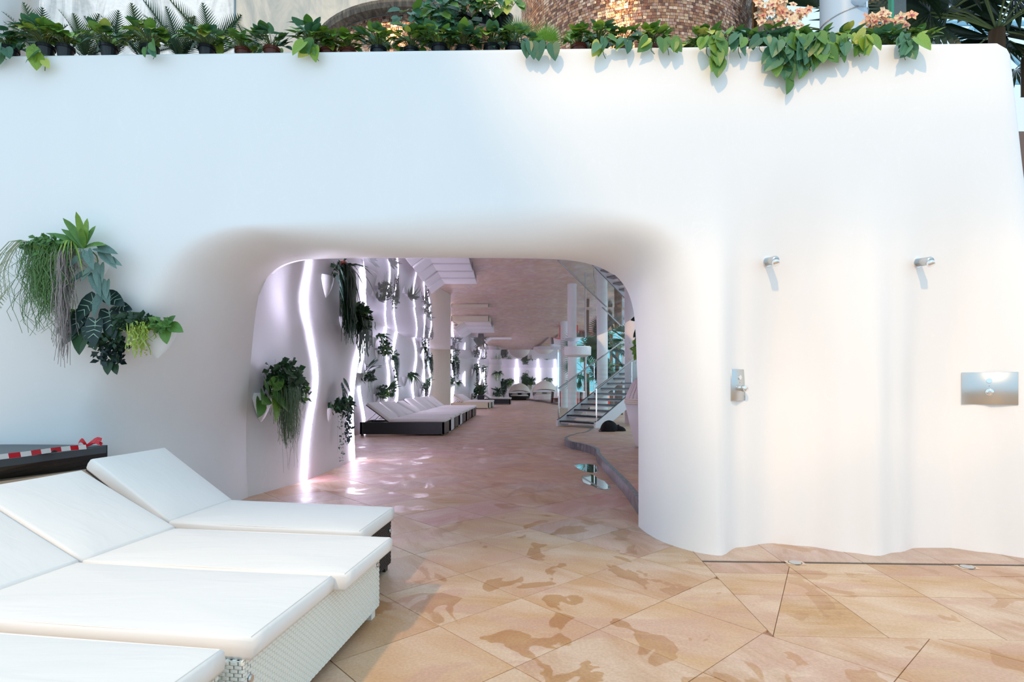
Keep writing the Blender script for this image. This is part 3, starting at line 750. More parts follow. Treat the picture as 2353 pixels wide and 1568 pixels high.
lounger('black lounger farthest back, beside the tall potted shrub', (-0.12, 38.6), (-0.05, 39.7), (-1, 0), 2.1, 1.4, radians(32), 0.36, 0.09, blk, blk, M['cushion'], False, 'loungers beyond the long row')

# ================================================================== DAYBEDS
def daybed(label, cx, cy, z0, W, mshell, mcan, armchair=False):
    t_ = thing('canopy_daybed', label, 'daybed', (cx, cy, z0), 'round canopied daybeds at the back'); c = Vector((cx, cy, z0)); R = W/2
    mb = MB(); mb.lathe([(R*.90, 0.02), (R*1.0, .38), (R*1.02, .62), (R*.94, .62), (R*.9, .36), (0.01, .36)], c, 28, radians(-18), radians(198)); 
    mb.build('shell', mshell, t_, smooth=False)
    mb = MB(); mb.lathe([(0.01, .02), (R*.90, .02), (R*.98, .34), (R*.9, .36), (0.01, .36)], c, 28, radians(180), radians(360)); mb.build('front_base', mshell, t_)
    mb = MB(); mb.lathe([(0.01, .36), (R*.86, .36), (R*.88, .40), (R*.84, .46), (0.01, .47)], c, 28); mb.build('mattress', mcan, t_, smooth=True)
    for s in (-1, 1):
        mb = MB(); mb.lathe([(0.01, .0), (.26, .03), (.28, .09), (.2, .15), (0.01, .17)], c+Vector((s*R*.45, -R*.15, .46)), 14, sy=.55); mb.build('pillow', mcan, t_, smooth=True)
    for b in range(5):
        a0 = b*radians(30)+radians(2); a1 = a0+radians(31); rows_ = []
        for i in range(5):
            a = lerp(a0, a1, i/4); Rr = R*(1.03-0.012*b)
            rows_.append([c+Vector((Rr*cos(p), Rr*sin(p)*cos(a+radians(10)), .60+0.95*R*sin(p)*sin(a+radians(10))/1.0*1.0)) for p in [pi*k/18 for k in range(19)]])
        mb = MB(); mb.grid(rows_); mb.build('canopy_band', mcan, t_, smooth=True)
        mb = MB(); mb.tube([p+Vector((0,-.004,.0)) for p in rows_[0]], .012, 5); mb.build('canopy_hoop', M['cream'], t_)
    return t_
daybed('black round daybed with pale hooded canopy by the back wall', 0.67, 50.6, 0, 1.9, M['black'], M['cream_cushion'])
daybed('white round daybed with cream hooded canopy on the rear platform', 2.62, 45.6, 0.14, 1.95, M['wicker_far'], M['cream_cushion'])
t_ = thing('lounge_chair', 'white box-shaped lounge chair in front of the white daybed', 'chair', (3.35, 42.6, .14)); c = wloc(t_)
mb = MB(); mb.box((2.95, 42.2, .18), (3.8, 43.0, .52)); bevel(mb.build('seat', M['wicker_far'], t_), .03)
mb = MB(); mb.box((2.95, 42.85, .5), (3.8, 43.05, .86)); bevel(mb.build('backrest', M['wicker_far'], t_), .03)
for dx in (0.05, .78):
    for dy in (.05, .73): mb = MB(); mb.box((2.95+dx-.03, 42.2+dy-.03, .14), (2.95+dx+.03, 42.2+dy+.03, .19)); mb.build('leg', M['rail'], t_)

# tall ribbed hooded chair at the right jamb
def hood_chair():
    c = Vector((2.68, 10.35, PH)); t_ = thing('hooded_chair', 'tall pale woven hooded chair half hidden behind the right jamb', 'chair', c)
    S = 1.0; prof = [(.40, .02), (.42, .06), (.52, .42), (.60, .80)]
    mb = MB(); mb.lathe([(0.01, .02)]+prof+[(.57, .80), (.50, .40), (0.01, .38)], c, 36); mb.build('tub', M['wicker_far'], t_, smooth=True)
    for k, z in enumerate((.815, .85, .885)):
        mb = MB(); mb.tube([c+Vector((.60*cos(a), .60*sin(a), z)) for a in [2*pi*i/36 for i in range(37)]], .018, 6); mb.build('hoop', M['cream_cushion'], t_)
    n = 30
    for i in range(n):
        a = pi*0.45+pi*1.75*i/n; b = a+pi*1.75/n*.86; pr = [(.585, .90), (.56, .98), (.47, 1.18), (.40, 1.26), (.2, 1.30)]
        mb = MB(); mb.grid([[c+Vector((r*cos(a), r*sin(a), z)), c+Vector(((r+.012)*cos((a+b)/2), (r+.012)*sin((a+b)/2), z)), c+Vector((r*cos(b), r*sin(b), z))] for r, z in pr]); mb.build('canopy_rib', M['pink_panel'], t_, smooth=True)
    mb = MB(); mb.lathe([(.575, .90), (.55, .98), (.46, 1.18), (.39, 1.255), (.19, 1.295), (0.01, 1.30)], c, 30, pi*.45, pi*2.2); mb.build('canopy_lining', M['cream_cushion'], t_, smooth=True)
    mb = MB(); mb.lathe([(0.01, .38), (.48, .38), (.5, .44), (.42, .47), (0.01, .475)], c, 24); mb.build('seat_cushion', M['cream_cushion'], t_, smooth=True)
    for a in (0.6, 2.2, 3.8, 5.4): mb = MB(); mb.tube([c+Vector((.34*cos(a), .34*sin(a), 0)), c+Vector((.34*cos(a), .34*sin(a), .03))], .02, 6); mb.build('foot', M['rail'], t_)
hood_chair()

# ================================================================== STAIRS
S0 = gd(1286, 979); wv = Vector((1.02, -1.16, 0)); Wst = wv.length; wu = wv.normalized(); sd = Vector((-wu.y, wu.x, 0)).normalized()
if sd.x < 0: sd = -sd
RI = 0.172; GO = 0.335; NS = 12
t_ = thing('staircase', 'open-tread white staircase with dark stone treads and glass sides', 'staircase', S0)
Zv = Vector((0, 0, 1))
for i in range(NS):
    z = RI*(i+1); c = S0+sd*(GO*(i+.45))+wu*(Wst/2)+Zv*z
    mb = MB(); mb.obox(c-Zv*.02, wu, sd, Zv, Wst/2-.03, GO*.56, .02); tr = mb.build('tread', M['tread'], t_)
    mb = MB(); mb.obox(c-Zv*.065, wu, sd, Zv, Wst/2-.05, GO*.45, .022); mb.build('tread_tray', M['stair_white'], tr)
for s, nm in ((0, 'stringer'), (1, 'stringer')):
    q = S0+wu*(Wst*s); e = q+sd*(GO*NS)+Zv*(RI*NS); mb = MB(); th = .03
    P = [q-sd*.12, q-sd*.12+Zv*.19, q+Zv*.22, e+Zv*.20, e-Zv*.20, q+sd*.30]
    mb.add([p-wu*th for p in P]+[p+wu*th for p in P], [(0,1,2,3,4,5),(11,10,9,8,7,6)]+[(i, 6+i, 6+(i+1) % 6, (i+1) % 6) for i in range(6)])
    st = mb.build(nm, M['stair_white'], t_)
    mb = MB(); mb.tube([P[1]+Zv*.005, P[2]+Zv*.012, P[3]+Zv*.012], .014, 5); mb.build('edge_trim', M['tread'], st)
    g0 = q+Zv*.24; g1 = e+Zv*.22; mb = MB(); H = .95
    mb.add([g0, g1, g1+Zv*H, g0+Zv*H], [(0,1,2,3)]); pn = mb.build('glass_panel', M['glass'], t_)
    mb = MB(); mb.tube([g0-sd*.06+Zv*H, g0+Zv*(H+.02), g1+Zv*(H+.02)], .024, 8); mb.build('handrail', M['rail'], t_)
    mb = MB(); mb.tube([q-sd*.04+Zv*.0, q-sd*.04+Zv*(.24+H)], .022, 8); mb.build('newel_post', M['steel'], t_)
    for k in (5, 10):
        b = q+sd*(GO*k)+Zv*(RI*k+.2); mb = MB(); mb.tube([b, b+Zv*(H+.02)], .018, 6); mb.build('post', M['steel'], t_)

# black bag on the platform
c = gd(1399, 991, PH); t_ = thing('bag', 'black cloth bag slumped on the platform at the foot of the stairs', 'bag', c)
rb = random.Random(5); mb = MB(); rows_ = []
for i in range(9):
    ph = i/8*pi/2; rows_.append([c+Vector((.22*cos(ph)*(1+.1*sin(3*a+1))*cos(a), .2*cos(ph)*sin(a), .01+.24*sin(ph)*(1+.08*cos(2*a))+.0)) for a in [2*pi*k/20 for k in range(20)]])
mb.grid(rows_, True); mb.build('bag_body', M['bag'], t_, smooth=True)
mb = MB(); c2 = c+Vector((.27, .05, 0)); rows_ = []
for i in range(7):
    ph = i/6*pi/2; rows_.append([c2+Vector((.17*cos(ph)*cos(a), .13*cos(ph)*sin(a), .01+.13*sin(ph)-.02*cos(a))) for a in [2*pi*k/16 for k in range(16)]])
mb.grid(rows_, True); mb.build('side_pocket', M['bag'], t_, smooth=True)
mb = MB(); mb.tube(catmull([c+Vector((-.12, -.1, .17)), c+Vector((-.22, -.15, .08)), c+Vector((-.27, -.16, .012)), c+Vector((-.15, -.24, .012)), c+Vector((.1, -.23, .012))], 14), .013, 6, flat=.4); mb.build('strap', M['bag'], t_)

# ================================================================== COLUMNS (interior)
def column(lb, x, Y, r, h, m_, z0=0):
    t_ = thing('column', lb, 'column', (x, Y, z0), None); 
    mb = MB(); mb.lathe([(r, z0+.0), (r, z0+h)], (x, Y, 0), 28); mb.build('shaft', m_, t_, smooth=True)
    mb = MB(); mb.lathe([(r+.012, z0), (r+.012, z0+.05), (r, z0+.055)], (x, Y, 0), 28); mb.build('base_ring', m_, t_)
    mb = MB(); mb.lathe([(r+.006, z0+h*.5), (r+.006, z0+h*.5+.012), (r, z0+h*.5+.014)], (x, Y, 0), 28); mb.build('joint_ring', m_, t_)
    return t_
column('white round column left of the stairs, beside the last light strip', (1296.5-CX)*33/F, 33, .21, 3.2, M['pot_white'])
column('white round column standing close behind the foot of the stairs', (1315-CX)*26.5/F, 26.5, .215, 3.2, M['pot_white'])
column('thick white column behind the upper stairs', (1384-CX)*22.0/F, 22.0, .21, 3.4, M['pot_white'])
column('pale column right of the stairs beside the jamb', (1450-CX)*19/F, 19.0, .21, 3.5, M['pink_panel'])
column('slim pale post amid the atrium palms', (1432-CX)*30/F, 30, .10, 5, M['bluecol'])

# ================================================================== SHOWERS
def shower_head(lb, px, py):
    z = EYE-(py-HY)*4.32/F; X = (px-CX)*4.32/F; yw = ywall(X, z); X = (px-CX)*yw/F; z = EYE-(py-HY)*yw/F; c = Vector((X, yw, z))
    t_ = thing('wall_shower', lb, 'shower head', c, 'wall shower heads')
    d = Vector((0.05, -1, -0.10)).normalized(); 
    mb = MB(); mb.tube([c-d*.01, c+d*.012], .037, 20); mb.build('flange', M['steel'], t_, smooth=False)
    mb = MB(); mb.tube([c, c+d*.125, c+d*.135], [.031, .030, .024], 20); mb.build('barrel', M['brushed'], t_, smooth=True)
    f = c+d*.118-Vector((0, 0, .006)); dn = (d+Vector((0, 0, -1.2))).normalized()
    mb = MB(); mb.tube([f, f+dn*.032, f+dn*.036], [.028, .027, .02], 18); mb.build('nozzle', M['steel'], t_, smooth=True)
shower_head('left chrome shower head high on the wavy wall', 1763, 602)
shower_head('right chrome shower head high on the wavy wall', 2108, 604)
def shower_panel(lb, cxp, cyp, w, h, X=None):
    X0 = (cxp-CX)*4.32/F; z = EYE-(cyp-HY)*4.32/F; y0 = ywall(X0, z); X0 = (cxp-CX)*y0/F; z = EYE-(cyp-HY)*y0/F
    dx = 0.04; s = (ywall(X0+w/2, z)-ywall(X0-w/2, z))/w; ux = Vector((1, s, 0)).normalized(); n = Vector((ux.y, -ux.x, 0))
    if n.y > 0: n = -n
    zz = Vector((0, 0, 1)); ym = ywall(X0, z); c = Vector((X0, ym, z)); c += n*.022
    t_ = thing('shower_control', lb, 'shower panel', c, 'shower control panels')
    mb = MB(); mb.obox(c, ux, n, zz, w/2, .006, h/2); bevel(mb.build('plate', M['brushed'], t_), .002, 1)
    mb = MB(); mb.obox(c-n*.02, ux, n, zz, w/2-.012, .016, h/2-.012); mb.build('back_box', M['rail'], t_)
    b = c+zz*h*.24; mb = MB(); mb.tube([b, b+n*.012], .018, 18); mb.build('button', M['steel'], t_)
    k = c-zz*h*.11; mb = MB(); mb.tube([k, k+n*.03], .021, 18); kn = mb.build('valve_stem', M['steel'], t_, smooth=False)
    mb = MB(); mb.tube([k+n*.032, k+n*.062, k+n*.066], [.027, .026, .022], 18); mb.build('knob', M['steel'], t_, smooth=True)
    mb = MB(); mb.tube([k+n*.065, k+n*.069], [.010, .008], 10); mb.build('knob_cap', M['brushed'], t_)
    mb = MB()
    for i, L in enumerate((.022, .012)): mb.obox(c+ux*(w*.32)-zz*(h*.36+i*.007)+n*.0065, ux, n, zz, L/2, .0006, .0012)
    mb.build('engraving', M['rail'], t_)
    mb = MB(); mb.obox(k+zz*.045+n*.0065, ux, n, zz, .003, .0006, .003); mb.build('mark', M['rail'], t_)
shower_panel('left shower control panel with round knob, set in the hollow of the wall', 1696, 885, .215, .245)
shower_panel('right pale steel shower control panel with round knob near the frame edge', 2289, 893, .33, .245)

# ================================================================== BLACK TUB WITH TAPE
c0 = at(238, 1029, 5.12); c1 = at(-90, 1066, 4.6); t_ = thing('covered_tub', 'black lidded tub on beige plinth at the left wall, tied with barrier tape', 'tub', Vector((-4.3, 5.0, 0)))
ztop = .78
def topat(x, y): return at(x, y, (EYE-ztop)*F/(y-HY))
FR = [topat(244, 1027), topat(120, 1042), topat(0, 1057), topat(-110, 1071)]
BK = [topat(247, 1025), topat(140, 1024), topat(0, 1023), topat(-110, 1022)]

def flat(v, z): return Vector((v.x, v.y, z))
mb = MB()
F1 = [flat(v, ztop-.045) for v in FR]; B1 = [flat(v, ztop-.045) for v in BK]
F2 = [flat(lerp(v, w, .12), .66) for v, w in zip(FR, BK)]; B2 = [flat(lerp(w, v, .1), .66) for v, w in zip(FR, BK)]
F3 = [flat(lerp(v, w, .2), .62) for v, w in zip(FR, BK)]; B3 = [flat(lerp(w, v, .15), .62) for v, w in zip(FR, BK)]
mb.grid([F1, [flat(lerp(a, b, .35), lerp(ztop-.045, .66, .5)) for a, b in zip(F1, F2)], F2, F3, B3, B2, B1]); 
mb.build('hull', M['black'], t_)
mb = MB(); mb.grid([[flat(v, ztop-.05) for v in FR], [flat(v, ztop) for v in FR], [flat(lerp(v, w, .12), ztop+.012) for v, w in zip(FR, BK)], [flat(w, ztop+.006) for w in BK], [flat(w, ztop-.05) for w in BK]]); mb.build('lid', M['charcoal'], t_)
mb = MB(); g = flat(lerp(FR[1], FR[2], .45), ztop+.012)+Vector((0, .12, 0)); mb.lathe([(.075, 0), (.06, .02), (.0, .028)], g, 18, sx=1.2, sy=.7); mb.build('grip', M['black'], t_, smooth=True)
mb = MB(); P = [lerp(v, w, .1) for v, w in zip(FR, BK)]+[lerp(w, v, .1) for v, w in list(zip(FR, BK))[::-1]]; mb.prism([Vector((p.x, p.y)) for p in P], 0, .62); mb.build('plinth', M['plinth'], t_)
tp = thing('barrier_tape', 'red and white barrier tape knotted across the black tub', 'tape', flat(FR[0], ztop))
ztop += .03; path = catmull([topat(-60, 1058), topat(0, 1050), topat(60, 1043), topat(110, 1036), topat(160, 1030), topat(200, 1027)], 22)
for i in range(0, 22, 2):
    seg = path[i:i+3]; mb = MB(); mb.grid([[p+Vector((0, -.012, .016)) for p in seg], [p+Vector((0, -.004, -.018)) for p in seg], [p+Vector((0, .0, -.018)) for p in seg]]); mb.build('tape_band', M['tape_red'] if (i//2) % 2 else M['tape_white'], tp)
rk = random.Random(11); kc_ = topat(200, 1025)
for i in range(9):
    a = rk.uniform(0, 2*pi); d = Vector((cos(a)*.09+.03, sin(a)*.04, rk.uniform(-.01, .05)))
    pth = catmull([kc_, kc_+d*.6+Vector((0, 0, .025)), kc_+d], 5); mb = MB(); mb.grid([[p+Vector((0, 0, .012)) for p in pth], [p-Vector((0, .01, .012)) for p in pth]]); mb.build('tape_end', M['tape_red'] if i % 3 else M['tape_white'], tp)

# ================================================================== UPPER BACKGROUND
# metallic column at top left
M['champagne'] = mat('champagne_metal', (0.62, 0.60, 0.58), 0.38, 0.7)
t_ = thing('metal_column', 'smooth champagne-grey metal column at the top left', 'column', (-6.35, 7.0, 3.4))
mb = MB(); mb.tube([Vector((-6.75, 7.0, 3.4)), Vector((-6.35, 7.0, 8.5))], .52, 40); mb.build('shaft', M['champagne'], t_, smooth=True)
# marble slabs
def slab(name, lb, pts, m_, z0, z1):
    mb = MB(); P = [Vector(p) for p in pts]; mb.grid([[Vector((p[0], p[1], z0)) for p in pts], [Vector((p[0], p[1], z1)) for p in pts]])
    mb.grid([[Vector((p[0], p[1]+.25, z0)) for p in pts][::-1], [Vector((p[0], p[1]+.25, z1)) for p in pts][::-1]])
    a = pts[0]; b = pts[-1]
    for q in (a, b): mb.add([(q[0], q[1], z0), (q[0], q[1]+.25, z0), (q[0], q[1]+.25, z1), (q[0], q[1], z1)], [(0,1,2,3)])
    return mb.build(name, m_, None)
X1 = (537-CX)*10/F
o = slab('marble_wall', '', [(-10.5, 9.0), (-8.7, 9.6), (-6.6, 9.9), (X1, 10.0)], M['marble_blue'], 3.4, 11.5); tag(o, 'blue-white veined marble wall behind the small cycads', 'wall')
o = slab('marble_wall', '', [(X1+.01, 10.05), (-3.6, 10.7), (-1.3, 11.3), (.4, 11.4)], M['marble_beige'], 3.4, 11.5); tag(o, 'beige veined marble wall left of the copper mosaic drum', 'wall')
# upper terrace deck
mb = MB(); mb.box((-11, 5.55, 3.86), (4.0, 14, 3.98)); o = mb.build('floor_terrace', M['wall_in']); tag(o, kind='structure')
def mosaic_drum(lb, cx, cy, R, z0, z1, a0, a1, tw=.05, th=.036, seed=1, rim=True):
    rnd = random.Random(seed); t_ = thing('mosaic_drum', lb, 'mosaic drum', (cx, cy, z0), 'copper mosaic drums')
    mb = MB(); mb.lathe([(R-.006, z0), (R-.006, z1)], (cx, cy, 0), 64); mb.build('drum_core', M['mosaic_grout'], t_, smooth=True)
    mb = MB(); nz = int((z1-z0)/th)
    for j in range(nz):
        z = z0+j*th; a = a0
        while a < a1:
            w = tw*rnd.choice((1, 1, .8, .45, .3, 1.1))/R; v = rnd.random()
            c = rnd.choice(((.42,.19,.10),(.55,.27,.15),(.30,.12,.07),(.62,.36,.22),(.48,.25,.18),(.20,.09,.06),(.70,.44,.30)))
            f = rnd.uniform(.8, 1.15); c = tuple(min(1, q*f) for q in c); b = a+w-.0045/R; tl_ = rnd.uniform(-.0014, .0014); t2 = rnd.uniform(-.0014, .0014)
            P = [(cx+(R+d)*cos(q), cy+(R+d)*sin(q), zz) for q, zz, d in ((a, z, .0-tl_-t2), (b, z, tl_-t2), (b, z+th-.0045, tl_+t2), (a, z+th-.0045, -tl_+t2))]
            mb.add(P, [(0,1,2,3)], c); a += w
    o = mb.build('mosaic_tiles', M['mosaic'], t_); tag(o, kind='stuff')
    if rim:
        mb = MB(); mb.lathe([(R-.1, z1-.02), (R+.14, z1-.02), (R+.17, z1+.03), (R+.17, z1+.07), (R+.1, z1+.10), (R-.1, z1+.10)], (cx, cy, 0), 72); mb.build('stone_rim', M['rim'], t_)
    return t_
# drum one: left, with visible rim
D1 = 9.2; R1 = 1.56; zr = EYE+(HY-14)*(D1-R1)/F
mosaic_drum('low copper mosaic drum with a dark stone rim', (975-CX)*D1/F, D1, R1, 4.4, zr-.08, radians(170), radians(340), .054, .042, 1)
D2 = 8.6; R2 = 1.68
mosaic_drum('large tall copper mosaic drum in the centre background', (1452-CX)*D2/F+.0, D2, R2, 4.1, 7.6, radians(175), radians(352), .052, .038, 2, False)
o = MB(); xa = (1690-CX)*8.4/F; xb = (1733-CX)*8.4/F
rr2 = [[Vector((lerp(xa, xb, k/3)+.02*sin(z*5)*0, 8.4+.35*(k/3)**2-.35, z)) for k in range(4)] for z in (3.9, 5, 6.2, 7.8)]
o.grid(rr2); o.box((xb-.01, 8.3, 3.9), (xb+.05, 8.75, 7.8)); 
fin = thing('mosaic_fin', 'narrow orange copper fin with a dark edge at the drum right side', 'wall fin', (xa, 8.3, 3.9))
mb = MB(); mb.col = (.62, .24, .07); rnd = random.Random(8)
for j in range(78):
    for k in range(6):
        u0 = k/6; u1 = (k+.9)/6; z = 4.0+j*.046; f = rnd.uniform(.6, 1.2)
        def pt(u, z): return (lerp(xa, xb, u), 8.05+.35*u*u, z)
        mb.add([pt(u0, z), pt(u1, z), pt(u1, z+.041), pt(u0, z+.041)], [(0,1,2,3)], (.66*f, .27*f, .07*f))
o = mb.build('mosaic_tiles', M['mosaic'], fin); tag(o, kind='stuff')
mb = MB(); mb.box((xb, 8.30, 3.9), (xb+.10, 8.6, 7.8)); mb.box((xa, 8.42, 3.9), (xb, 8.6, 7.8)); mb.build('edge_stone', M['rim'], fin)

# grey blue column with pipe bracket
Yc = 6.6; xc = (1938-CX)*Yc/F; t_ = thing('painted_column', 'grey-blue round column with a bracket among the orchids', 'column', (xc, Yc, 3.5))
mb = MB(); mb.lathe([(.245, 3.3), (.245, 8.0)], (xc, Yc, 0), 40); mb.build('shaft', M['bluecol'], t_, smooth=True)
zc = EYE+(HY-22)*(Yc-.25)/F
mb = MB(); mb.tube([Vector((xc+.249*cos(a), Yc+.249*sin(a), zc+.06*cos(a)+.03)) for a in [2*pi*i/40 for i in range(41)]], .006, 5); mb.build('band', M['rail'], t_)
bc = at(1975, 4, 6.35); mb = MB(); mb.lathe([(.001, -.05), (.05, -.04), (.09, 0), (.09, .07), (.0, .08)], bc, 24); mb.build('bracket', M['bluecol'], t_, smooth=True)
mb = MB(); mb.tube([bc+Vector((.06, -.03, -.02)), bc+Vector((.06, -.03, -.085))], .012, 8); mb.build('bolt', M['steel'], t_)

# ================================================================== GLASS FACADES
def facade(name, lb, x0, x1, Y, z0, z1, nx, nz, mb_, mg, diag=False, slope=0):
    t_ = bpy.data.objects.new(name, None); COL.objects.link(t_); t_.location = (x0, Y, z0); tag(t_, lb, kind='structure')
    def yy(x): return Y+slope*(x-x0)
    for i in range(nx+1):
        x = lerp(x0, x1, i/nx); mb = MB(); mb.tube([Vector((x, yy(x), z0)), Vector((x, yy(x), z1))], .05 if not diag else .07, 6); mb.build('mullion', mb_, t_)
    for j in range(nz+1):
        z = lerp(z0, z1, j/nz); mb = MB(); mb.tube([Vector((x0, yy(x0), z)), Vector((x1, yy(x1), z))], .04 if not diag else .07, 6); mb.build('transom', mb_, t_)
    if diag:
        for i in range(nx):
            for j in range(nz):
                xa_, xb_ = lerp(x0, x1, i/nx), lerp(x0, x1, (i+1)/nx); za, zb = lerp(z0, z1, j/nz), lerp(z0, z1, (j+1)/nz)
                mb = MB(); mb.tube([Vector((xa_, yy(xa_), za if (i+j) % 2 else zb)), Vector((xb_, yy(xb_), zb if (i+j) % 2 else za))], .07, 6); mb.build('brace', mb_, t_)
    if mg:
        for i in range(nx):
            for j in range(nz):
                xa_, xb_ = lerp(x0, x1, i/nx)+.04, lerp(x0, x1, (i+1)/nx)-.04; za, zb = lerp(z0, z1, j/nz)+.04, lerp(z0, z1, (j+1)/nz)-.04
                mb = MB(); mb.add([(xa_, yy(xa_), za), (xb_, yy(xb_), za), (xb_, yy(xb_), zb), (xa_, yy(xa_), zb)], [(0,1,2,3)]); mb.build('pane', mg, t_)
    return t_
facade('window_1', 'steel lattice window wall at the far right', 9, 24, 15, 0, 14, 9, 9, M['bluesteel'], None, True)
facade('window_2', 'teal glass wall behind the atrium', 4.4, 17, 52, 0, 10, 12, 8, M['bluecol'], M['teal_glass'])

# round white canopy, sofas in atrium
t_ = thing('round_canopy', 'white round drum canopy on a thin post behind the column', 'canopy', (2.82, 24, 0)); c = Vector((2.82, 24.3, 0))
mb = MB(); mb.lathe([(.01, 2.50), (.42, 2.52), (.57, 2.58), (.58, 2.93), (.55, 2.95), (.01, 2.94)], c, 36); mb.build('canopy_drum', M['pot_white'], t_, smooth=False)
mb = MB(); mb.tube([c+Vector((.35, 0, 0)), c+Vector((.35, 0, 2.62))], .04, 8); mb.build('post', M['brushed'], t_)
for k in range(6):
    a = 2*pi*k/6; mb = MB(); mb.tube([c+Vector((.5*cos(a), .5*sin(a), 2.93)), c+Vector((.5*cos(a), .5*sin(a), 3.0))], .012, 5); mb.build('rail_post', M['steel'], t_)
def sofa(lb, cx, cy, R, a0, a1):
    t_ = thing('curved_sofa', lb, 'sofa', (cx, cy, 0), 'curved red and white atrium sofas')
    mb = MB(); mb.lathe([(R-.7, .05), (R-.7, .42), (R-.1, .42), (R-.1, .05)], (cx, cy, 0), 20, a0, a1); mb.build('seat', M['red'], t_)
    mb = MB(); mb.lathe([(R-.12, .05), (R-.2, .85), (R, .9), (R+.06, .05)], (cx, cy, 0), 20, a0, a1); mb.build('backrest', M['pot_white'], t_)
sofa('curved white-backed red sofa seen behind the thick stair column', 5.6, 36, 1.4, radians(20), radians(200))
sofa('curved red sofa seen left of the stairs between the white columns', 3.9, 39, 1.2, radians(10), radians(170))
t_ = thing('block_seat', 'red block seat between the columns left of the stairs', 'seat', (3.6, 34.3, 0)); mb = MB(); mb.box((2.9, 34, .0), (4.0, 34.6, .5)); bevel(mb.build('seat', M['red'], t_), .04); mb = MB(); mb.box((2.9, 34.5, .3), (4.0, 34.7, .95)); bevel(mb.build('backrest', M['red'], t_), .04)

# ================================================================== PLANTS
rp_ = random.Random(21)
def heart_mesh(name, L=1.0, W=.8, m_='leaf', fold=.12, vein=None):
    out = [(0,0),(.16,-.10),(.36,-.10),(.47,.08),(.50,.28),(.42,.52),(.26,.76),(.10,.92),(0,1.0)]
    mb = MB(); V = []
    mid = [(0,0,0),(0,.28,-.02),(0,.52,-.02),(0,.76,-.03),(0,1.0,-.10)]
    R = [(x*W/.5*.5, y*L, fold*x*2*W-.10*(y**2)*L) for x, y in out]; Lf = [(-x, y, z) for x, y, z in R]
    md = [(0, y*L, z*L) for _, y, z in mid]
    for side in (R, Lf):
        vs = md+side[1:8]; n = len(md)
        fs = [(0, n+0, n+1, n+2), (0, n+2, n+3, 1), (1, n+3, n+4, 2), (2, n+4, n+5, 3), (3, n+5, n+6, 4)]
        if side is Lf: fs = [f[::-1] for f in fs]
        mb.add(vs, fs)
    mats = [M[m_]]
    if vein:
        mb.cur = 1
        for y0, y1, x1 in ((.0, 1.0, 0), (.1, -.05, .32), (.2, .25, .42), (.35, .45, .38), (.5, .66, .28)):
            for sg in ((1, -1) if x1 else (1,)):
                a = Vector((0, y0*L, .008)); b = Vector((sg*x1*W, y1*L, fold*x1*2*W-.1*y1*y1*L+.008)); d = (b-a).normalized(); s_ = d.cross(Vector((0, 0, 1)))*.018*L
                if x1 == 0: b.z = -.09*L
                mb.add([a-s_, a+s_, b+s_*.4, b-s_*.4], [(0,1,2,3)])
        mats.append(M['leaf_vein'])
    return mb.mesh(name, mats, True)
HEART = {k: heart_mesh('leaf', 1, .8, k) for k in ('leaf', 'leaf_blue', 'leaf_yellow', 'leaf_dark')}
ALO = heart_mesh('leaf', 1, .62, 'leaf_black', .10, True)
SIL = heart_mesh('leaf', 1, .42, 'leaf_silver', .22)
def orient(pos, d, nrm, s, sx=1.0):
    y = Vector(d).normalized(); n = Vector(nrm); z = (n-y*n.dot(y)); z = z.normalized() if z.length > 1e-4 else Vector((0, 0, 1)); x = y.cross(z)
    return Matrix.Translation(Vector(pos)) @ Matrix(((x.x*sx, y.x, z.x, 0), (x.y*sx, y.y, z.y, 0), (x.z*sx, y.z, z.z, 0), (0, 0, 0, 1))) @ Matrix.Scale(s, 4)
def pot(t_, c, r=.06, h=.11, m_='black_pot'):
    mb = MB(); mb.lathe([(.001, 0), (r*.75, 0), (r, h*.8), (r*1.12, h*.8), (r*1.12, h), (r*.95, h), (r*.9, h*.85), (.001, h*.85)], c, 18); return mb.build('pot', M[m_], t_)
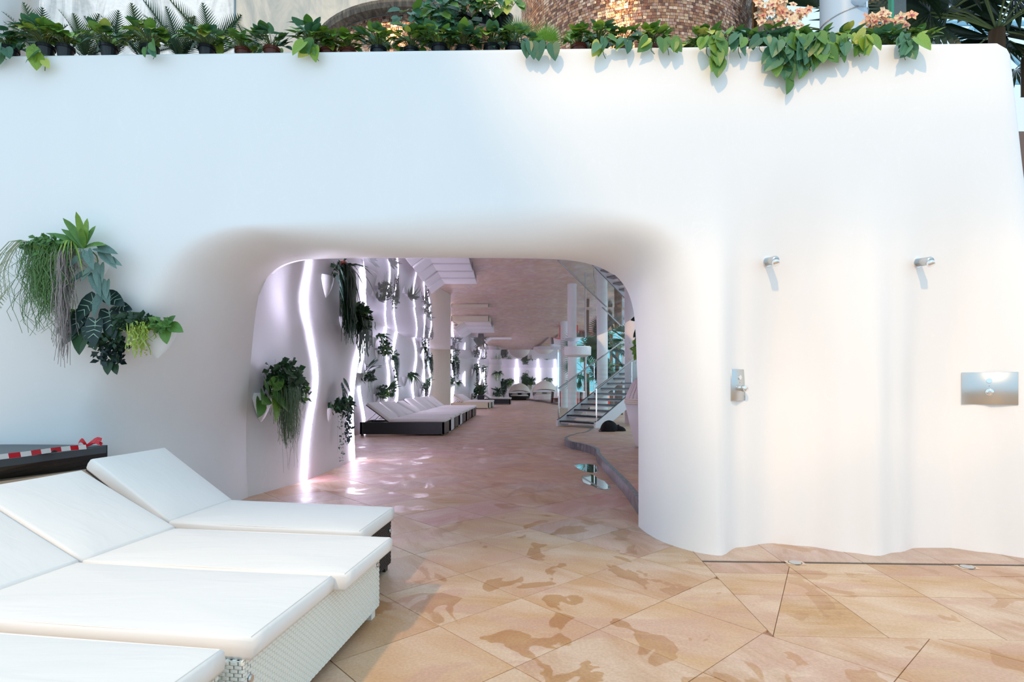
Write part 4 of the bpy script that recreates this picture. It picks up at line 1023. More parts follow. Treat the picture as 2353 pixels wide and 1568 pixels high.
def trailing(lb, x, y, w, h, dn, n, mk, Y=4.62, zb=3.863, potm='black_pot', name='trailing_plant', cat='plant', group='leafy plants along the wall top', front=4.30, ls=(.07, .125), potr=.06):
    """mound of heart leaves about pixel x; h above rim, dn list of (dx, drop) trailers over the wall face"""
    X = (x-CX)*Y/F; c = Vector((X, Y, zb)); t_ = thing(name, lb, cat, c, group); pot(t_, c, potr, .12, potm)
    st = MB(); r = rp_
    for i in range(int(n*2.0)):
        a = r.uniform(0, 2*pi); rr = r.random()**.5; px_ = X+w*rr*cos(a); py_ = Y+.13*rr*sin(a)-.05; pz = zb+.14+h*(1-rr*.7)*r.uniform(.25, 1)
        d = Vector((cos(a)*.8, -0.6+sin(a)*.4, r.uniform(-.9, .5))); nn_ = Vector((cos(a)*.3, -.7, .8))
        L = r.uniform(*ls)*.9; k = r.choice(mk)
        inst('leaf', HEART[k], t_, orient((px_, py_, pz), d, nn_, L))
        st.tube([c+Vector((0, 0, .1)), (c+Vector((px_, py_, pz)))/2+Vector((0, 0, .04))-c*0 if False else Vector(((X+px_)/2, (Y+py_)/2, (zb+.1+pz)/2+.03)), Vector((px_, py_, pz))], .0025, 4)
    for dx, drop in dn:
        xx = X+dx; yw = lambda z: ywall(xx, z)-.025
        P = [Vector((X+dx*.4, Y, zb+.13)), Vector((xx*.8+X*.2, yplane(xx)+.1, ZT+.05)), Vector((xx, yplane(xx)-.03, ZT-.0))]
        nd = max(2, int(drop/.045)); zz = ZT
        for q in range(nd): zz -= drop/nd; P.append(Vector((xx+.02*sin(q*1.7+dx*9), yw(zz)-.01, zz)))
        P = catmull(P, len(P)*2); st.tube(P, .0028, 4)
        for q in range(int(drop/.03)+2):
            zq = ZT+.02-drop*(q+.3*r.random())/(int(drop/.03)+2); sx_ = r.choice((-1, 1))
            inst('leaf', HEART[r.choice(mk)], t_, orient((xx+sx_*r.uniform(0, .05), yw(zq)-.02-.05*r.random(), zq+.03), (sx_*r.uniform(-.2, 1.0), -.3*r.random(), -1+.5*r.random()), (r.uniform(-.8, .8), -1, r.uniform(-.2, .6)), r.uniform(ls[0]*.7, ls[1]*1.15)))
    st.build('stems', M['stalk'], t_); return t_
GY = ['leaf', 'leaf_yellow', 'leaf']; GB = ['leaf_blue', 'leaf', 'leaf_blue']; GV = ['leaf_yellow', 'leaf_blue', 'leaf']
top = [  # px, w, h, trailers, n, kinds, label, pot
 (22, .13, .10, [(.03, .10)], 22, GB, 'leafy green plant at the far left end of the wall top', 'black_pot'),
 (105, .17, .18, [(.09, .13), (-.2, .04)], 34, GV, 'yellow-splashed trailing plant second from the left with one leaf hanging below the rim', 'black_pot'),
 (150, .10, .12, [], 18, GY, 'yellow-green upright leafy plant beside the second trailing plant from the left', 'black_pot'),
 (250, .12, .12, [], 20, GV, 'small variegated plant between the first two cycads', 'black_pot'),
 (345, .16, .18, [(.12, .05)], 30, GV, 'tall variegated leafy plant standing before the left cycads', 'black_pot'),
 (475, .15, .10, [], 24, GV, 'low pale-edged plant before the largest cycad', 'black_pot'),
 (560, .11, .07, [], 18, GY, 'low dark leafy plant in a brown pot right of the last cycad', 'brown_pot'),
 (625, .14, .08, [], 20, GB, 'flat-growing green plant in brown pot on the wall left of the drum', 'brown_pot'),
 (715, .13, .18, [(.03, .02)], 22, GV, 'tall thin-stemmed plant at the left foot of the stone rim', 'brown_pot'),
 (755, .11, .10, [(-.02, .08)], 18, ['leaf_yellow', 'leaf'], 'plant with a single yellowed leaf hanging below the rim', 'brown_pot'),
 (800, .11, .08, [], 18, GY, 'yellow-green leafy plant under the rim left part', 'brown_pot'),
 (870, .14, .12, [], 24, GV, 'variegated plant in a black pot before the low drum', 'black_pot'),
 (945, .14, .12, [], 26, GY, 'leafy plant before the middle of the low drum', 'black_pot'),
 (1010, .13, .10, [], 24, GV, 'broad-leaved variegated plant left of the orchid mound', 'black_pot'),
 (1065, .13, .11, [], 26, GB, 'blue-green plant in a black pot under the orchid mound', 'black_pot'),
 (1130, .13, .09, [], 22, GV, 'grey-green plant below the small gap in the orchid mound', 'black_pot'),
 (1180, .10, .08, [], 18, GB, 'leafy green plant right under the fan palm seedlings', 'black_pot'),
 (1330, .09, .05, [], 20, GY, 'fine-leaved dark plant right of the second fan palm', 'brown_pot'),
 (1375, .12, .14, [(.0, .09)], 20, GV, 'yellow-spotted plant before the tall drum centre', 'brown_pot'),
 (1430, .10, .10, [(-.02, .03)], 16, GB, 'grey-green plant with a drooping leaf before the tall drum', 'brown_pot'),
 (1495, .13, .12, [(-.05, .06), (.06, .07)], 24, GY, 'bright green trailing plant before the right part of the drum', 'brown_pot'),
 (1610, .15, .13, [(-.05, .10), (.02, .21), (.08, .08)], 28, ['leaf', 'leaf', 'leaf_yellow'], 'green trailer hanging longest below the rim left of the orchids', 'brown_pot'),
 (1665, .10, .09, [(.0, .10)], 16, GB, 'small blue-green trailer at the right side of the drum', 'brown_pot'),
 (1710, .10, .09, [(-.01, .06)], 16, GB, 'leafy plant at the foot of the copper fin', 'brown_pot'),
 (1860, .13, .08, [(.0, .12), (-.09, .14), (.06, .10)], 22, GB, 'green trailer with a yellowing leaf left of the blue column', 'black_pot'),
 (1920, .12, .06, [(.0, .10), (.07, .08)], 16, ['leaf_blue', 'leaf_yellow', 'leaf'], 'trailer with one brown dry leaf below the blue column', 'black_pot'),
 (2020, .15, .07, [(-.02, .13), (.03, .12)], 22, GB, 'bunched green trailer hanging right of the blue column', 'black_pot'),
 (2085, .16, .05, [], 18, GY, 'low leafy plant at the right end of the wall top planting', 'black_pot'),
]
for x, w, h, dn, n, mk, lb, pm in top: trailing(lb, x, 0, w, h, dn, n, mk, potm=pm, Y=4.55+.03*sin(x))
# large-leaved trailing one below the orchids
tb = trailing('largest trailing plant with big heart leaves hanging below the right orchids', 1775, 0, .22, .12, [(-.12, .20), (-.03, .26), (.05, .17), (.12, .20), (.20, .16)], 30, ['leaf_blue', 'leaf', 'leaf_blue'], potm='brown_pot', ls=(.09, .135))
for dx, z, s_ in ((-.13, 3.74, .14), (-.15, 3.66, .13), (-.07, 3.66, .16), (-.05, 3.52, .12), (.03, 3.76, .13), (.10, 3.72, .14), (.17, 3.73, .13), (.06, 3.62, .11)):
    inst('leaf', HEART['leaf'], tb, orient((wloc(tb).x+dx, 4.24, z+.05), (rp_.uniform(-.7, .7), -.1, -1), (rp_.uniform(-.7, .7), -1, .3), s_))
tb = trailing('two big dark heart leaves trailing below the second fan palm', 1225, 0, .08, .03, [], 6, GB, potm='brown_pot', ls=(.08, .11))
for dx, z, s_ in ((-.03, 3.86, .13), (.03, 3.86, .14), (-.06, 3.86, .12), (.135, 3.85, .13)):
    inst('leaf', HEART['leaf_blue'], tb, orient((wloc(tb).x+dx, 4.27, z), (rp_.uniform(-.25, .25), -.1, -1), (rp_.uniform(-.3, .3), -1, .3), s_))

# cycads ------------------------------------------------------------------
def frond_mesh():
    mb = MB(); n = 22
    pts = [Vector((0, i/n, .28*(i/n)-.34*(i/n)**2)) for i in range(n+1)]
    mb.tube(pts, [.012*(1-i/n*.8) for i in range(n+1)], 4)
    for i in range(3, n):
        u = i/n; L = .36*sin(pi*min(1, u*.9+.12))**.6*(1.05-u*.45)
        for s in (-1, 1):
            p = pts[i]; e = p+Vector((s*L*.75, L*.75, .07*L)); q = Vector((0, .042, 0)); mb.add([p-q*.5, p+q*.6, e], [(0,1,2)] if s > 0 else [(0,2,1)])
    return mb.mesh('frond', M['cycad'], False)
FROND = frond_mesh()
def cycad(lb, x, n, L, Y=4.78, seed=0):
    r = random.Random(seed); X = (x-CX)*Y/F; c = Vector((X, Y, 3.863)); t_ = thing('cycad', lb, 'plant', c, 'small cycads on the wall top'); pot(t_, c, .07, .10)
    mb = MB(); mb.lathe([(.035, .08), (.045, .12), (.03, .16), (.001, .17)], c, 10); mb.build('stem', M['trunk'], t_)
    for i in range(n):
        a = 2*pi*i/n+r.uniform(-.3, .3); el = r.uniform(.6, 1.9); d = Vector((cos(a), sin(a)*.6, el))
        inst('frond', FROND, t_, orient(c+Vector((0, 0, .15)), d, Vector((-cos(a)*.4, -sin(a)*.4, 1)) if el < 1.2 else Vector((-cos(a), -sin(a)-.4, .3)), L*r.uniform(.8, 1.05)))
for k, (x, n, L, lb) in enumerate(((92, 8, .44, 'leftmost cycad with stiff feathery fronds'), (195, 8, .40, 'second cycad from the left'), (262, 7, .40, 'third cycad from the left, narrow and upright'), (325, 8, .42, 'fourth cycad from the left behind the tall variegated plant'), (412, 9, .46, 'fifth cycad from the left, dense dark fronds'), (488, 10, .47, 'biggest cycad, before the joint of the marble walls'), (585, 6, .30, 'small cycad against the beige marble'))):
    cycad(lb, x, n, L, seed=k+3)

# fan palms ----------------------------------------------------------------
def fan_mesh(mk, n=15, spread=2.3, split=.45):
    mb = MB()
    for i in range(n):
        a = (i/(n-1)-.5)*spread; w = spread/n*.5; L = 1-.18*abs(a)/spread*2
        def p(r, an, z=0): return Vector((r*sin(an), r*cos(an), z-.12*r*r))
        mb.add([p(.02, a), p(split, a-w, .0), p(L, a), p(split, a+w, .0), p(split, a, .04)], [(0,1,4),(0,4,3),(1,2,4),(4,2,3)])
    return mb.mesh('fan_leaf', M[mk], False)
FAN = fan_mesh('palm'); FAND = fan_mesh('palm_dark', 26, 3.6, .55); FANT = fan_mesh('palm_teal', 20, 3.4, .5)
def fan_palm(lb, c, leaves, me, cat='palm', name='fan_palm', group=None, potm=None, trunk=None):
    c = Vector(c)
    if potm: c.z = 3.863
    t_ = thing(name, lb, cat, c, group)
    if potm: pot(t_, c, .07, .12, potm)
    if trunk:
        mb = MB(); mb.tube(trunk[0], trunk[1], 10); mb.build('trunk', M['trunk'], t_, smooth=True)
    cc = c+Vector((0, 0, .1)) if potm else c
    for p, d, n, s in leaves:
        p = Vector(p); mb = MB(); mb.tube(catmull([cc, (cc+p)/2+Vector((0, 0, .06*(p-cc).length)), p], 5), .006*max(1, s*2), 5)
        mb.build('stalk', M['stalk'], t_); inst('fan_leaf', me, t_, orient(p, d, n, s))
fan_palm('bright green fan palm seedling left of the two larger ones', at(1155, 118, 4.75), [(at(1165, 95, 4.7), (.1, -.3, 1), (0, -1, 0), .13), (at(1145, 108, 4.7), (-.5, -.3, .9), (0, -1, .2), .10)], FAN, potm='brown_pot', group='fan palm seedlings on the wall top')
fan_palm('middle fan palm seedling with two wide fans', at(1200, 118, 4.75), [(at(1189, 76, 4.65), (-.5, -.3, .8), (0, -1, .3), .16), (at(1197, 76, 4.65), (.8, -.3, .7), (0, -1, .3), .15), (at(1215, 100, 4.65), (.8, -.3, .3), (0, -1, .3), .12)], FAN, potm='brown_pot', group='fan palm seedlings on the wall top')
fan_palm('right fan palm seedling with tall upright fans', at(1255, 118, 4.75), [(at(1248, 98, 4.65), (-.35, -.2, 1), (.2, -1, 0), .17), (at(1254, 96, 4.65), (.1, -.2, 1), (0, -1, 0), .18), (at(1260, 98, 4.65), (.6, -.2, .8), (0, -1, 0), .16), (at(1244, 104, 4.6), (-.8, -.2, .5), (0, -1, .2), .12)], FAN, potm='brown_pot', group='fan palm seedlings on the wall top')
fan_palm('small fan palm seedling before the tall drum', at(1310, 112, 4.8), [(at(1312, 90, 4.7), (-.6, -.2, .6), (0, -1, .2), .10), (at(1316, 88, 4.7), (.5, -.2, .6), (0, -1, .2), .11)], FAN, potm='brown_pot', group='fan palm seedlings on the wall top')
fan_palm('tiny fan palm seedling at the right of the drum centre', at(1385, 112, 4.8), [(at(1380, 88, 4.7), (-.3, -.2, .6), (0, -1, .2), .10), (at(1388, 95, 4.7), (.8, -.2, .4), (0, -1, .2), .11), (at(1400, 98, 4.7), (.8, -.2, .1), (0, -1, .2), .10)], FAN, potm='brown_pot', group='fan palm seedlings on the wall top')
# big shaded palms top right
def big_palm(lb, c, n, s, seed, trunk=None, me=FAND, up=.2, ry=1.0, L=1.3):
    r = random.Random(seed); c = Vector(c); lv = []
    for i in range(n):
        a = 2*pi*i/n+r.uniform(-.25, .25); el = r.uniform(-.5, .8)+up; d = Vector((cos(a), sin(a)*ry, el)).normalized(); p = c+d*L*r.uniform(.7, 1.1)
        lv.append((p, d+Vector((0, -.1, -.15)), Vector((r.uniform(-.3, .3), -1, .7)), s*r.uniform(.8, 1.1)))
    fan_palm(lb, c, lv, me, name='palm_tree', trunk=trunk, group='large palms')
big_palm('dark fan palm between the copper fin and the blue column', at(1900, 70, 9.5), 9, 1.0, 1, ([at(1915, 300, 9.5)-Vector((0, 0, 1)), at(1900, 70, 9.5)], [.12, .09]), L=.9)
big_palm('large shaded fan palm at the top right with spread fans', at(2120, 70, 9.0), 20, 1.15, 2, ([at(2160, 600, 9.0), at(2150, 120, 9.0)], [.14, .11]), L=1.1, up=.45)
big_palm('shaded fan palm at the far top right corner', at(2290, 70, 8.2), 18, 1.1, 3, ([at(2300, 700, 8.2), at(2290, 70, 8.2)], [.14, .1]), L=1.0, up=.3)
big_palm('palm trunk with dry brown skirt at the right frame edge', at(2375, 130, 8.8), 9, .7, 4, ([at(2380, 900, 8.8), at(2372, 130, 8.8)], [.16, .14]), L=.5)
mb = MB(); mb.box((5.6, 11, 3.0), (14, 11.3, 5.2)) if False else None
# atrium palms
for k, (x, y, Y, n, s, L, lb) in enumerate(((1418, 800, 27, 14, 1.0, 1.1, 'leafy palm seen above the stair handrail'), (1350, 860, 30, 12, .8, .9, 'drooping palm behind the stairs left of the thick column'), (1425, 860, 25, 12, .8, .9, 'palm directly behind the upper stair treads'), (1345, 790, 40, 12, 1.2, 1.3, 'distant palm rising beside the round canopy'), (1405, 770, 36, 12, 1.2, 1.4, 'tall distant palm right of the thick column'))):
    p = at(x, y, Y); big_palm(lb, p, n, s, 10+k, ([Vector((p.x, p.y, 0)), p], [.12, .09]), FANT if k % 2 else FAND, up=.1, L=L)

# orchids -----------------------------------------------------------------
def flower_mesh():
    mb = MB()
    for k in range(5):
        a = 2*pi*k/5+pi/2; w = .42 if k % 5 in (1, 4) else .30; d = Vector((cos(a), sin(a), 0)); s = Vector((-sin(a), cos(a), 0))
        mb.add([Vector((0,0,0)), d*.55+s*w+Vector((0,0,.08)), d*1.0+Vector((0,0,-.02)), d*.55-s*w+Vector((0,0,.08))], [(0,3,2,1)])
    mb.cur = 1
    for a in (-.5, -1.57, -2.6):
        d = Vector((cos(a), sin(a), .3)); s = Vector((-sin(a), cos(a), 0)); mb.add([Vector((0,0,.05)), d*.25+s*.12+Vector((0,0,.1)), d*.42+Vector((0,0,.1)), d*.25-s*.12+Vector((0,0,.1))], [(0,3,2,1)])
    mb.lathe([(.09, .03), (.07, .12), (.001, .15)], (0,0,0), 6)
    return mb
FLW = [flower_mesh().mesh('flower', [M['orchid_petal'], M['orchid_lip']]), flower_mesh().mesh('flower', [M['orchid_pale'], M['orchid_lip']])]
def orchid(lb, base, heads, ps=.045, seed=1):
    r = random.Random(seed); base = Vector(base); t_ = thing('orchid', lb, 'orchid', base, 'peach orchids on the wall top'); pot(t_, base-Vector((0,0,.12)), .06, .12)
    for i in range(5):
        a = 2*pi*i/5; inst('leaf', HEART['leaf'], t_, orient(base+Vector((0,0,.0)), (cos(a), sin(a), .25), (0,0,1), .15, .6))
    for (x0, y0, x1, y1, n) in heads:
        Y = base.y; a = at(x0, y0, Y); b = at(x1, y1, Y); mb = MB(); mb.tube(catmull([base, lerp(base, a, .6)+Vector((0,0,.05)), a, b], 8), .004, 5); mb.build('flower_stem', M['stalk'], t_)
        for k in range(n):
            u = (k+.5)/n; p = a+(b-a)*u+Vector((r.uniform(-.055, .055), r.uniform(-.07, .02), r.uniform(-.05, .05))); nn_ = Vector((r.uniform(-.6, .6), -1, r.uniform(-.3, .5)))
            inst('flower', r.choice(FLW), t_, Matrix.Translation(p) @ nn_.to_track_quat('Z', 'Y').to_matrix().to_4x4() @ Matrix.Rotation(r.uniform(-.3, .3), 4, 'Z') @ Matrix.Scale(r.uniform(ps*.85, ps*1.1), 4))
orchid('peach orchid with dense blooms beside the copper fin', at(1775, 75, 4.85), [(1760, 55, 1742, 10, 14), (1785, 60, 1780, -5, 16), (1800, 60, 1808, 5, 14)], seed=1)
orchid('smaller peach orchid spray leaning towards the blue column', at(1830, 85, 4.8), [(1815, 55, 1845, 35, 12)], seed=2)
orchid('peach orchid close right of the blue column', at(2005, 85, 4.85), [(1998, 75, 2003, 45, 9), (2010, 60, 2035, 38, 11)], seed=3)
orchid('single pale orange orchid bloom at the right, apart from the others', at(2050, 90, 4.85), [(2065, 48, 2073, 44, 4)], .055, seed=4)
orchid('peach orchid at the left of the centre mound, cut by the frame top', at(1040, 55, 5.0), [(1030, 28, 1025, 0, 6), (1050, 25, 1065, -5, 14), (1048, 20, 1040, -10, 8)], seed=5)
orchid('peach orchid in the middle of the centre mound', at(1090, 55, 5.0), [(1085, 22, 1090, -10, 14), (1070, 24, 1078, -5, 6)], seed=6)
orchid('peach orchid at the right of the centre mound', at(1135, 55, 5.0), [(1125, 20, 1130, -8, 13), (1105, 15, 1108, 5, 4)], seed=7)
# mound of leaves under centre orchids on a raised pedestal
t_ = thing('mosaic_pedestal', 'small copper mosaic pedestal carrying the centre orchids', 'pedestal', at(1095, 110, 5.25)); c = wloc(t_)
c = Vector((c.x, 5.25, 0)); mb = MB(); mb.lathe([(.001, 3.87), (.42, 3.87), (.42, 4.37), (.001, 4.37)], c, 30); mb.build('drum_core', M['mosaic_grout'], t_)
mb = MB(); rnd = random.Random(4)
for j in range(12):
    a = pi
    while a < 2*pi:
        w = .045*rnd.choice((1, .8, .5))/.42; f = rnd.uniform(.5, 1.2); b = a+w-.01; z = 3.89+j*.038
        mb.add([(c.x+.424*cos(q), c.y+.424*sin(q), zz) for q, zz in ((a, z), (b, z), (b, z+.034), (a, z+.034))], [(0,1,2,3)], (.45*f, .2*f, .1*f)); a += w
o = mb.build('mosaic_tiles', M['mosaic'], t_); tag(o, kind='stuff')
for k, (x, lb, mk) in enumerate(((985, 'dark heart-leaved plant cascading at the left of the centre mound', ['leaf_blue', 'leaf_blue', 'leaf']), (1020, 'dense hanging leaves under the left centre orchid', ['leaf_blue', 'leaf_dark', 'leaf_blue']), (1065, 'dark leaves cascading under the middle centre orchid', ['leaf_dark', 'leaf_blue', 'leaf']), (1110, 'leafy plant in a black pot under the right centre orchid', ['leaf', 'leaf_yellow', 'leaf_blue']), (1160, 'broad yellow-green leaves at the right of the centre mound', ['leaf', 'leaf_yellow']))):
    Y = 4.95; X = (x-CX)*Y/F; z0 = 4.38-(.12 if k == 0 else 0); c = Vector((X, Y, z0)); t_ = thing('hanging_plant', lb, 'plant', c, 'leafy mound under the centre orchids'); pot(t_, c, .065, .12)
    st = MB()
    nn = 44 if k < 3 else 22
    for i in range(nn):
        dz = rp_.uniform(-.30 if k < 3 else -.05, .22); sp = .15+(.06 if dz < 0 else 0); dz *= .9 if dz < 0 else .6; p = Vector((X+rp_.uniform(-sp, sp), Y-.10-rp_.random()*.08-(.22 if dz < 0 else 0), z0+.08+dz))
        inst('leaf', HEART[rp_.choice(mk)], t_, orient(p, (rp_.uniform(-.7, .7), -.4, rp_.uniform(-1, .1)), (0, -1, .7), rp_.uniform(.07, .12)))
        if i % 3 == 0: st.tube([c+Vector((0, -.03, .1)), p+Vector((0, 0, .01))], .0025, 4)
    st.build('stems', M['stalk'], t_)
# foliage under right orchids
for k, (x, lb) in enumerate(((1765, 'yellow-green leafy clump under the densest right orchid'), (1835, 'bright leafy clump spilling right below the orchid spray'), (2035, 'yellow-green leaves at the foot of the right-hand orchids'))):
    trailing(lb, x, 0, .16, .22 if k < 2 else .12, [], 34, ['leaf_yellow', 'leaf', 'leaf'], Y=4.75, zb=3.863, ls=(.06, .11))
# green glass post behind the right orchids
p = at(2043, 110, 5.3); t_ = thing('glass_screen', 'clear glass screen with a green edge behind the right orchids', 'glass screen', (p.x, 5.3, 3.7))
mb = MB(); mb.box((p.x-.012, 5.25, 3.6), (p.x+.012, 5.3, 5.6)); mb.build('glass_edge', M['green_glass'], t_)
mb = MB(); mb.add([(p.x, 5.31, 3.6), (p.x+.30, 5.5, 3.6), (p.x+.30, 5.5, 5.6), (p.x, 5.31, 5.6)], [(0,1,2,3)]); mb.build('pane', M['glass'], t_)

# ------------------------------------------------------------------ wall planters
def blade(mb, p0, d, L, w, droop, n=5):
    p0 = Vector(p0); d = Vector(d).normalized(); s = d.cross(Vector((0.1, -.8, .6))); s = s.normalized() if s.length > .05 else Vector((1, 0, 0)); rows_ = []
    for i in range(n+1):
        u = i/n; p = p0+d*(L*u)-Vector((0, 0, droop*L*u*u)); ww = w*(sin(pi*min(1, .12+.88*u))**.7 if i < n else .02); rows_.append([p-s*ww, p+Vector((0, ww*.3, -ww*.2)), p+s*ww])
    mb.grid(rows_)
class PlW:
    """wall planter: origin on the wall surface; n = outward, t = sideways, up = z"""
    def __init__(s, lb, pos, n, size, group, pocket=True, seed=0):
        s.c = Vector(pos); s.n = Vector(n).normalized(); s.t = Vector((-s.n.y, s.n.x, 0)).normalized(); s.r = random.Random(seed*7+3); s.s = size
        s.e = thing('wall_planter', lb, 'wall planter', s.c, group)
        if pocket:
            w = size*.42; h = size*.6; rows_ = []
            for z, k in ((0.02, 1.0), (-.15*h, .97), (-.45*h, .75), (-.8*h, .38), (-h, .05)):
                rows_.append([s.c+s.t*(w*k*cos(a)*-1)+s.n*(w*.5*k*sin(a)-.02)+Vector((0, 0, z)) for a in [pi*i/14 for i in range(15)]])
            mb = MB(); mb.grid(rows_); rim_ = rows_[0]; mb.add(rim_+[s.c+Vector((0, 0, .0))], [(i, i+1, 15) for i in range(14)])
            mb.build('pocket', M['pot_white'], s.e, smooth=True)
    def P(s, a, b, z): return s.c+s.t*a+s.n*b+Vector((0, 0, z))
    def D(s, a, b, z): return s.t*a+s.n*b+Vector((0, 0, z))
    def straps(s, n, L, w, a=0, b=.1, z=.05, spread=1.0, droop=.5, mk='leaf', parts=True, up=.6):
        mbx = MB()
        for i in range(n):
            an = 2*pi*i/n+s.r.uniform(-.3, .3); d = s.D(cos(an)*spread, abs(sin(an))*.6*spread+.1, s.r.uniform(up*.4, up*1.5)); mb = MB() if parts else mbx
            blade(mb, s.P(a, b, z), d, L*s.r.uniform(.7, 1.1), w, droop*s.r.uniform(.5, 1.2))
            if parts: mb.build('leaf', M[mk], s.e, smooth=True)
        if not parts: o = mbx.build('foliage', M[mk], s.e, smooth=True); tag(o, kind='stuff')
    def hang(s, n, L, w=.004, a=0, b=.12, z=0, spread=.1, mk='strand', name='hanging_foliage', wig=.02, out=.05, up=.04):
        mb = MB()
        for i in range(n):
            x = a+s.r.gauss(0, spread*.5); l = L*s.r.uniform(.3, 1.05)*(.35+.65*math.exp(-((x-a)/max(spread, .01)*1.1)**2)); bb = b+s.r.uniform(-.06, .06); sd_ = s.r.uniform(-1, 1)
            pts = [s.P(a+(x-a)*.5, b*.6, z), s.P(x, bb+out*.5, z+up), s.P(x+wig*sd_, bb+out, z-l*.3)]
            for q in (.55, .8, 1.0): pts.append(s.P(x+wig*sd_*1.3+s.r.uniform(-wig, wig), bb+out+s.r.uniform(-.01, .01), z-l*q))
            pts = catmull(pts, 7); d = s.t*w
            mb.grid([[p-d, p+d] for p in pts])
        o = mb.build(name, M[mk], s.e); tag(o, kind='stuff')
    def cloud(s, n, w, h, ls, a=0, b=.12, z=.05, mk='leaf_dark', name='foliage', dep=.12):
        mb = MB()
        for i in range(n):
            th = s.r.uniform(0, 2*pi); q = s.r.random()**.5; p = s.P(a+w*q*cos(th), b+s.r.uniform(-dep, dep)*.8, z+h*q*sin(th)); l = ls*s.r.uniform(.6, 1.3)
            d = s.D(s.r.uniform(-1, 1), s.r.uniform(-.1, .8), s.r.uniform(-.8, .7)).normalized(); sd_ = d.cross(s.D(0, 1, .4)).normalized()*l*.32; m1 = p+d*l*.5+s.D(0, .02*l, .1*l)
            mb.add([p, m1-sd_, p+d*l, m1+sd_], [(0,1,2,3)])
        o = mb.build(name, M[mk], s.e); tag(o, kind='stuff')
    def leaves(s, lst, me, sc=1.0):
        for a, b, z, da, dz, L in lst: inst('leaf', me, s.e, orient(s.P(a, b, z), s.D(da, .25, dz), s.D(.1*s.r.uniform(-1, 1), 1, .5), L*sc))
G1 = 'planters on the outer left wall'
# -- outer left wall, upper
def wpos(x, y):
    Y = 4.9
    for _ in range(6):
        p = at(x, y, Y); Y = ywall(p.x, p.z)
    return at(x, y, Y)
p = wpos(215, 588); w = PlW('upper planter on the outer left wall with spiky crown and long grey-green beards', p, (0, -1, 0), .36, G1, seed=1)
for da, dz, L in ((-.35, 1, .32), (.02, 1, .36), (.28, 1, .31), (.55, .9, .27), (-.8, .6, .30), (-1, .28, .34), (.8, .25, .24), (-.6, .9, .24), (.45, .65, .22), (.1, .7, .2)):
    mb = MB(); blade(mb, w.P(-.0, .1, .04), w.D(-da if False else da*-1*-1, .25, dz), L, .028, .28); mb.build('leaf', M['leaf'], w.e, smooth=True)
w.t = Vector((1, 0, 0))
for i in range(16):
    an = pi*i/16*1.1; mb = MB(); blade(mb, w.P(-.07, .14, .06), w.D(cos(an)*.9, .5, .7*sin(an)+.2), .20, .008, 1.6); mb.build('striped_leaf', M['leaf_yellow' if i % 2 else 'leaf'], w.e, smooth=True)
w.cloud(420, .15, .07, .05, a=-.24, b=.12, z=.03, mk='leaf')
w.hang(360, .50, .0022, a=-.20, b=.12, z=.02, spread=.13, mk='strand', wig=.05)
w.hang(170, .66, .0020, a=-.27, b=.12, z=.02, spread=.16, mk='strand', name='long_strands', wig=.09)
w.hang(150, .86, .0022, a=-.10, b=.15, z=-.02, spread=.05, mk='moss', name='moss_beard', wig=.028, out=.02)
w.cloud(500, .035, .20, .02, a=-.10, b=.16, z=-.2, mk='moss', name='moss_tufts', dep=.02); w.cloud(160, .025, .16, .018, a=-.09, b=.16, z=-.52, mk='moss', name='moss_tufts', dep=.02)
mb = MB()
for i in range(13):
    L = .35+.5*w.r.random(); a0 = -.30; pts = catmull([w.P(a0, .12, .03), w.P(a0-.16*L*1.4, .2, .06), w.P(a0-.40*L*1.2, .22, -.18*L*2), w.P(a0-.46*L, .22, -.5*L-.1), w.P(a0-.52*L, .22, -.85*L)], 12); mb.tube(pts, .0022, 4)
    for q in range(4, 13):
        e = pts[q]; 
        for sg in (-1, 1): mb.tube([e, e+Vector((sg*.03, 0, -.03))], .0014, 3)
mb.build('twigs', M['twig'], w.e)
w.leaves([(.06, .14, .0, .3, -.5, .16), (.12, .12, .03, .8, -.2, .17), (.16, .12, .0, .7, -.7, .16), (.02, .14, -.04, -.5, -.5, .13), (.14, .12, -.1, .1, -1, .18), (.09, .13, -.12, -.5, -.8, .12), (.1, .13, -.17, .4, -.9, .17), (.17, .12, -.26, .4, -1, .15), (.16, .12, -.32, -.3, -1, .17), (.04, .13, -.16, -.8, -.6, .12), (.2, .12, -.05, .9, -.4, .12), (.19, .12, -.22, .1, -1, .13)], SIL, 1.15)
mb = MB(); mb.tube(catmull([w.P(.05, .1, .02), w.P(.12, .12, -.05), w.P(.11, .12, -.2), w.P(.17, .12, -.33)], 8), .005, 5); mb.build('vine', M['stalk'], w.e)
p = wpos(262, 760); w = PlW('lower planter on the outer left wall with large dark pale-veined leaves', p, (0, -1, 0), .30, G1, seed=2); w.t = Vector((1, 0, 0))
w.leaves([(-.03, .16, .24, -.5, -.8, .24), (.05, .15, .26, .7, -.35, .20), (.06, .14, .14, .3, -1, .24), (-.10, .17, .14, -.4, -1, .22), (.0, .2, .06, .05, -1, .22), (-.06, .18, .05, .1, -.9, .18), (.1, .13, .18, 1, -.2, .16)], ALO, 1.0)
w.leaves([(-.17, .16, .0, -.5, -.7, .17), (-.10, .18, -.01, -.1, -1, .20), (-.2, .14, .02, -1, -.3, .15), (-.04, .18, -.02, .3, -1, .16), (-.15, .14, .08, -1, .2, .14)], HEART['leaf_dark'])
w.leaves([(.13, .15, .05, .6, -.5, .10), (.08, .16, .02, .1, -1, .11), (.16, .14, .09, .8, .1, .10), (.12, .15, -.02, .4, -1, .10), (.2, .13, .07, .8, -.2, .10), (.05, .16, -.05, -.3, -1, .1)], HEART['leaf_dark'])
w.cloud(260, .14, .05, .055, a=.24, b=.1, z=.05, mk='leaf_dark'); w.cloud(120, .09, .035, .05, a=.42, b=.07, z=.03, mk='leaf')
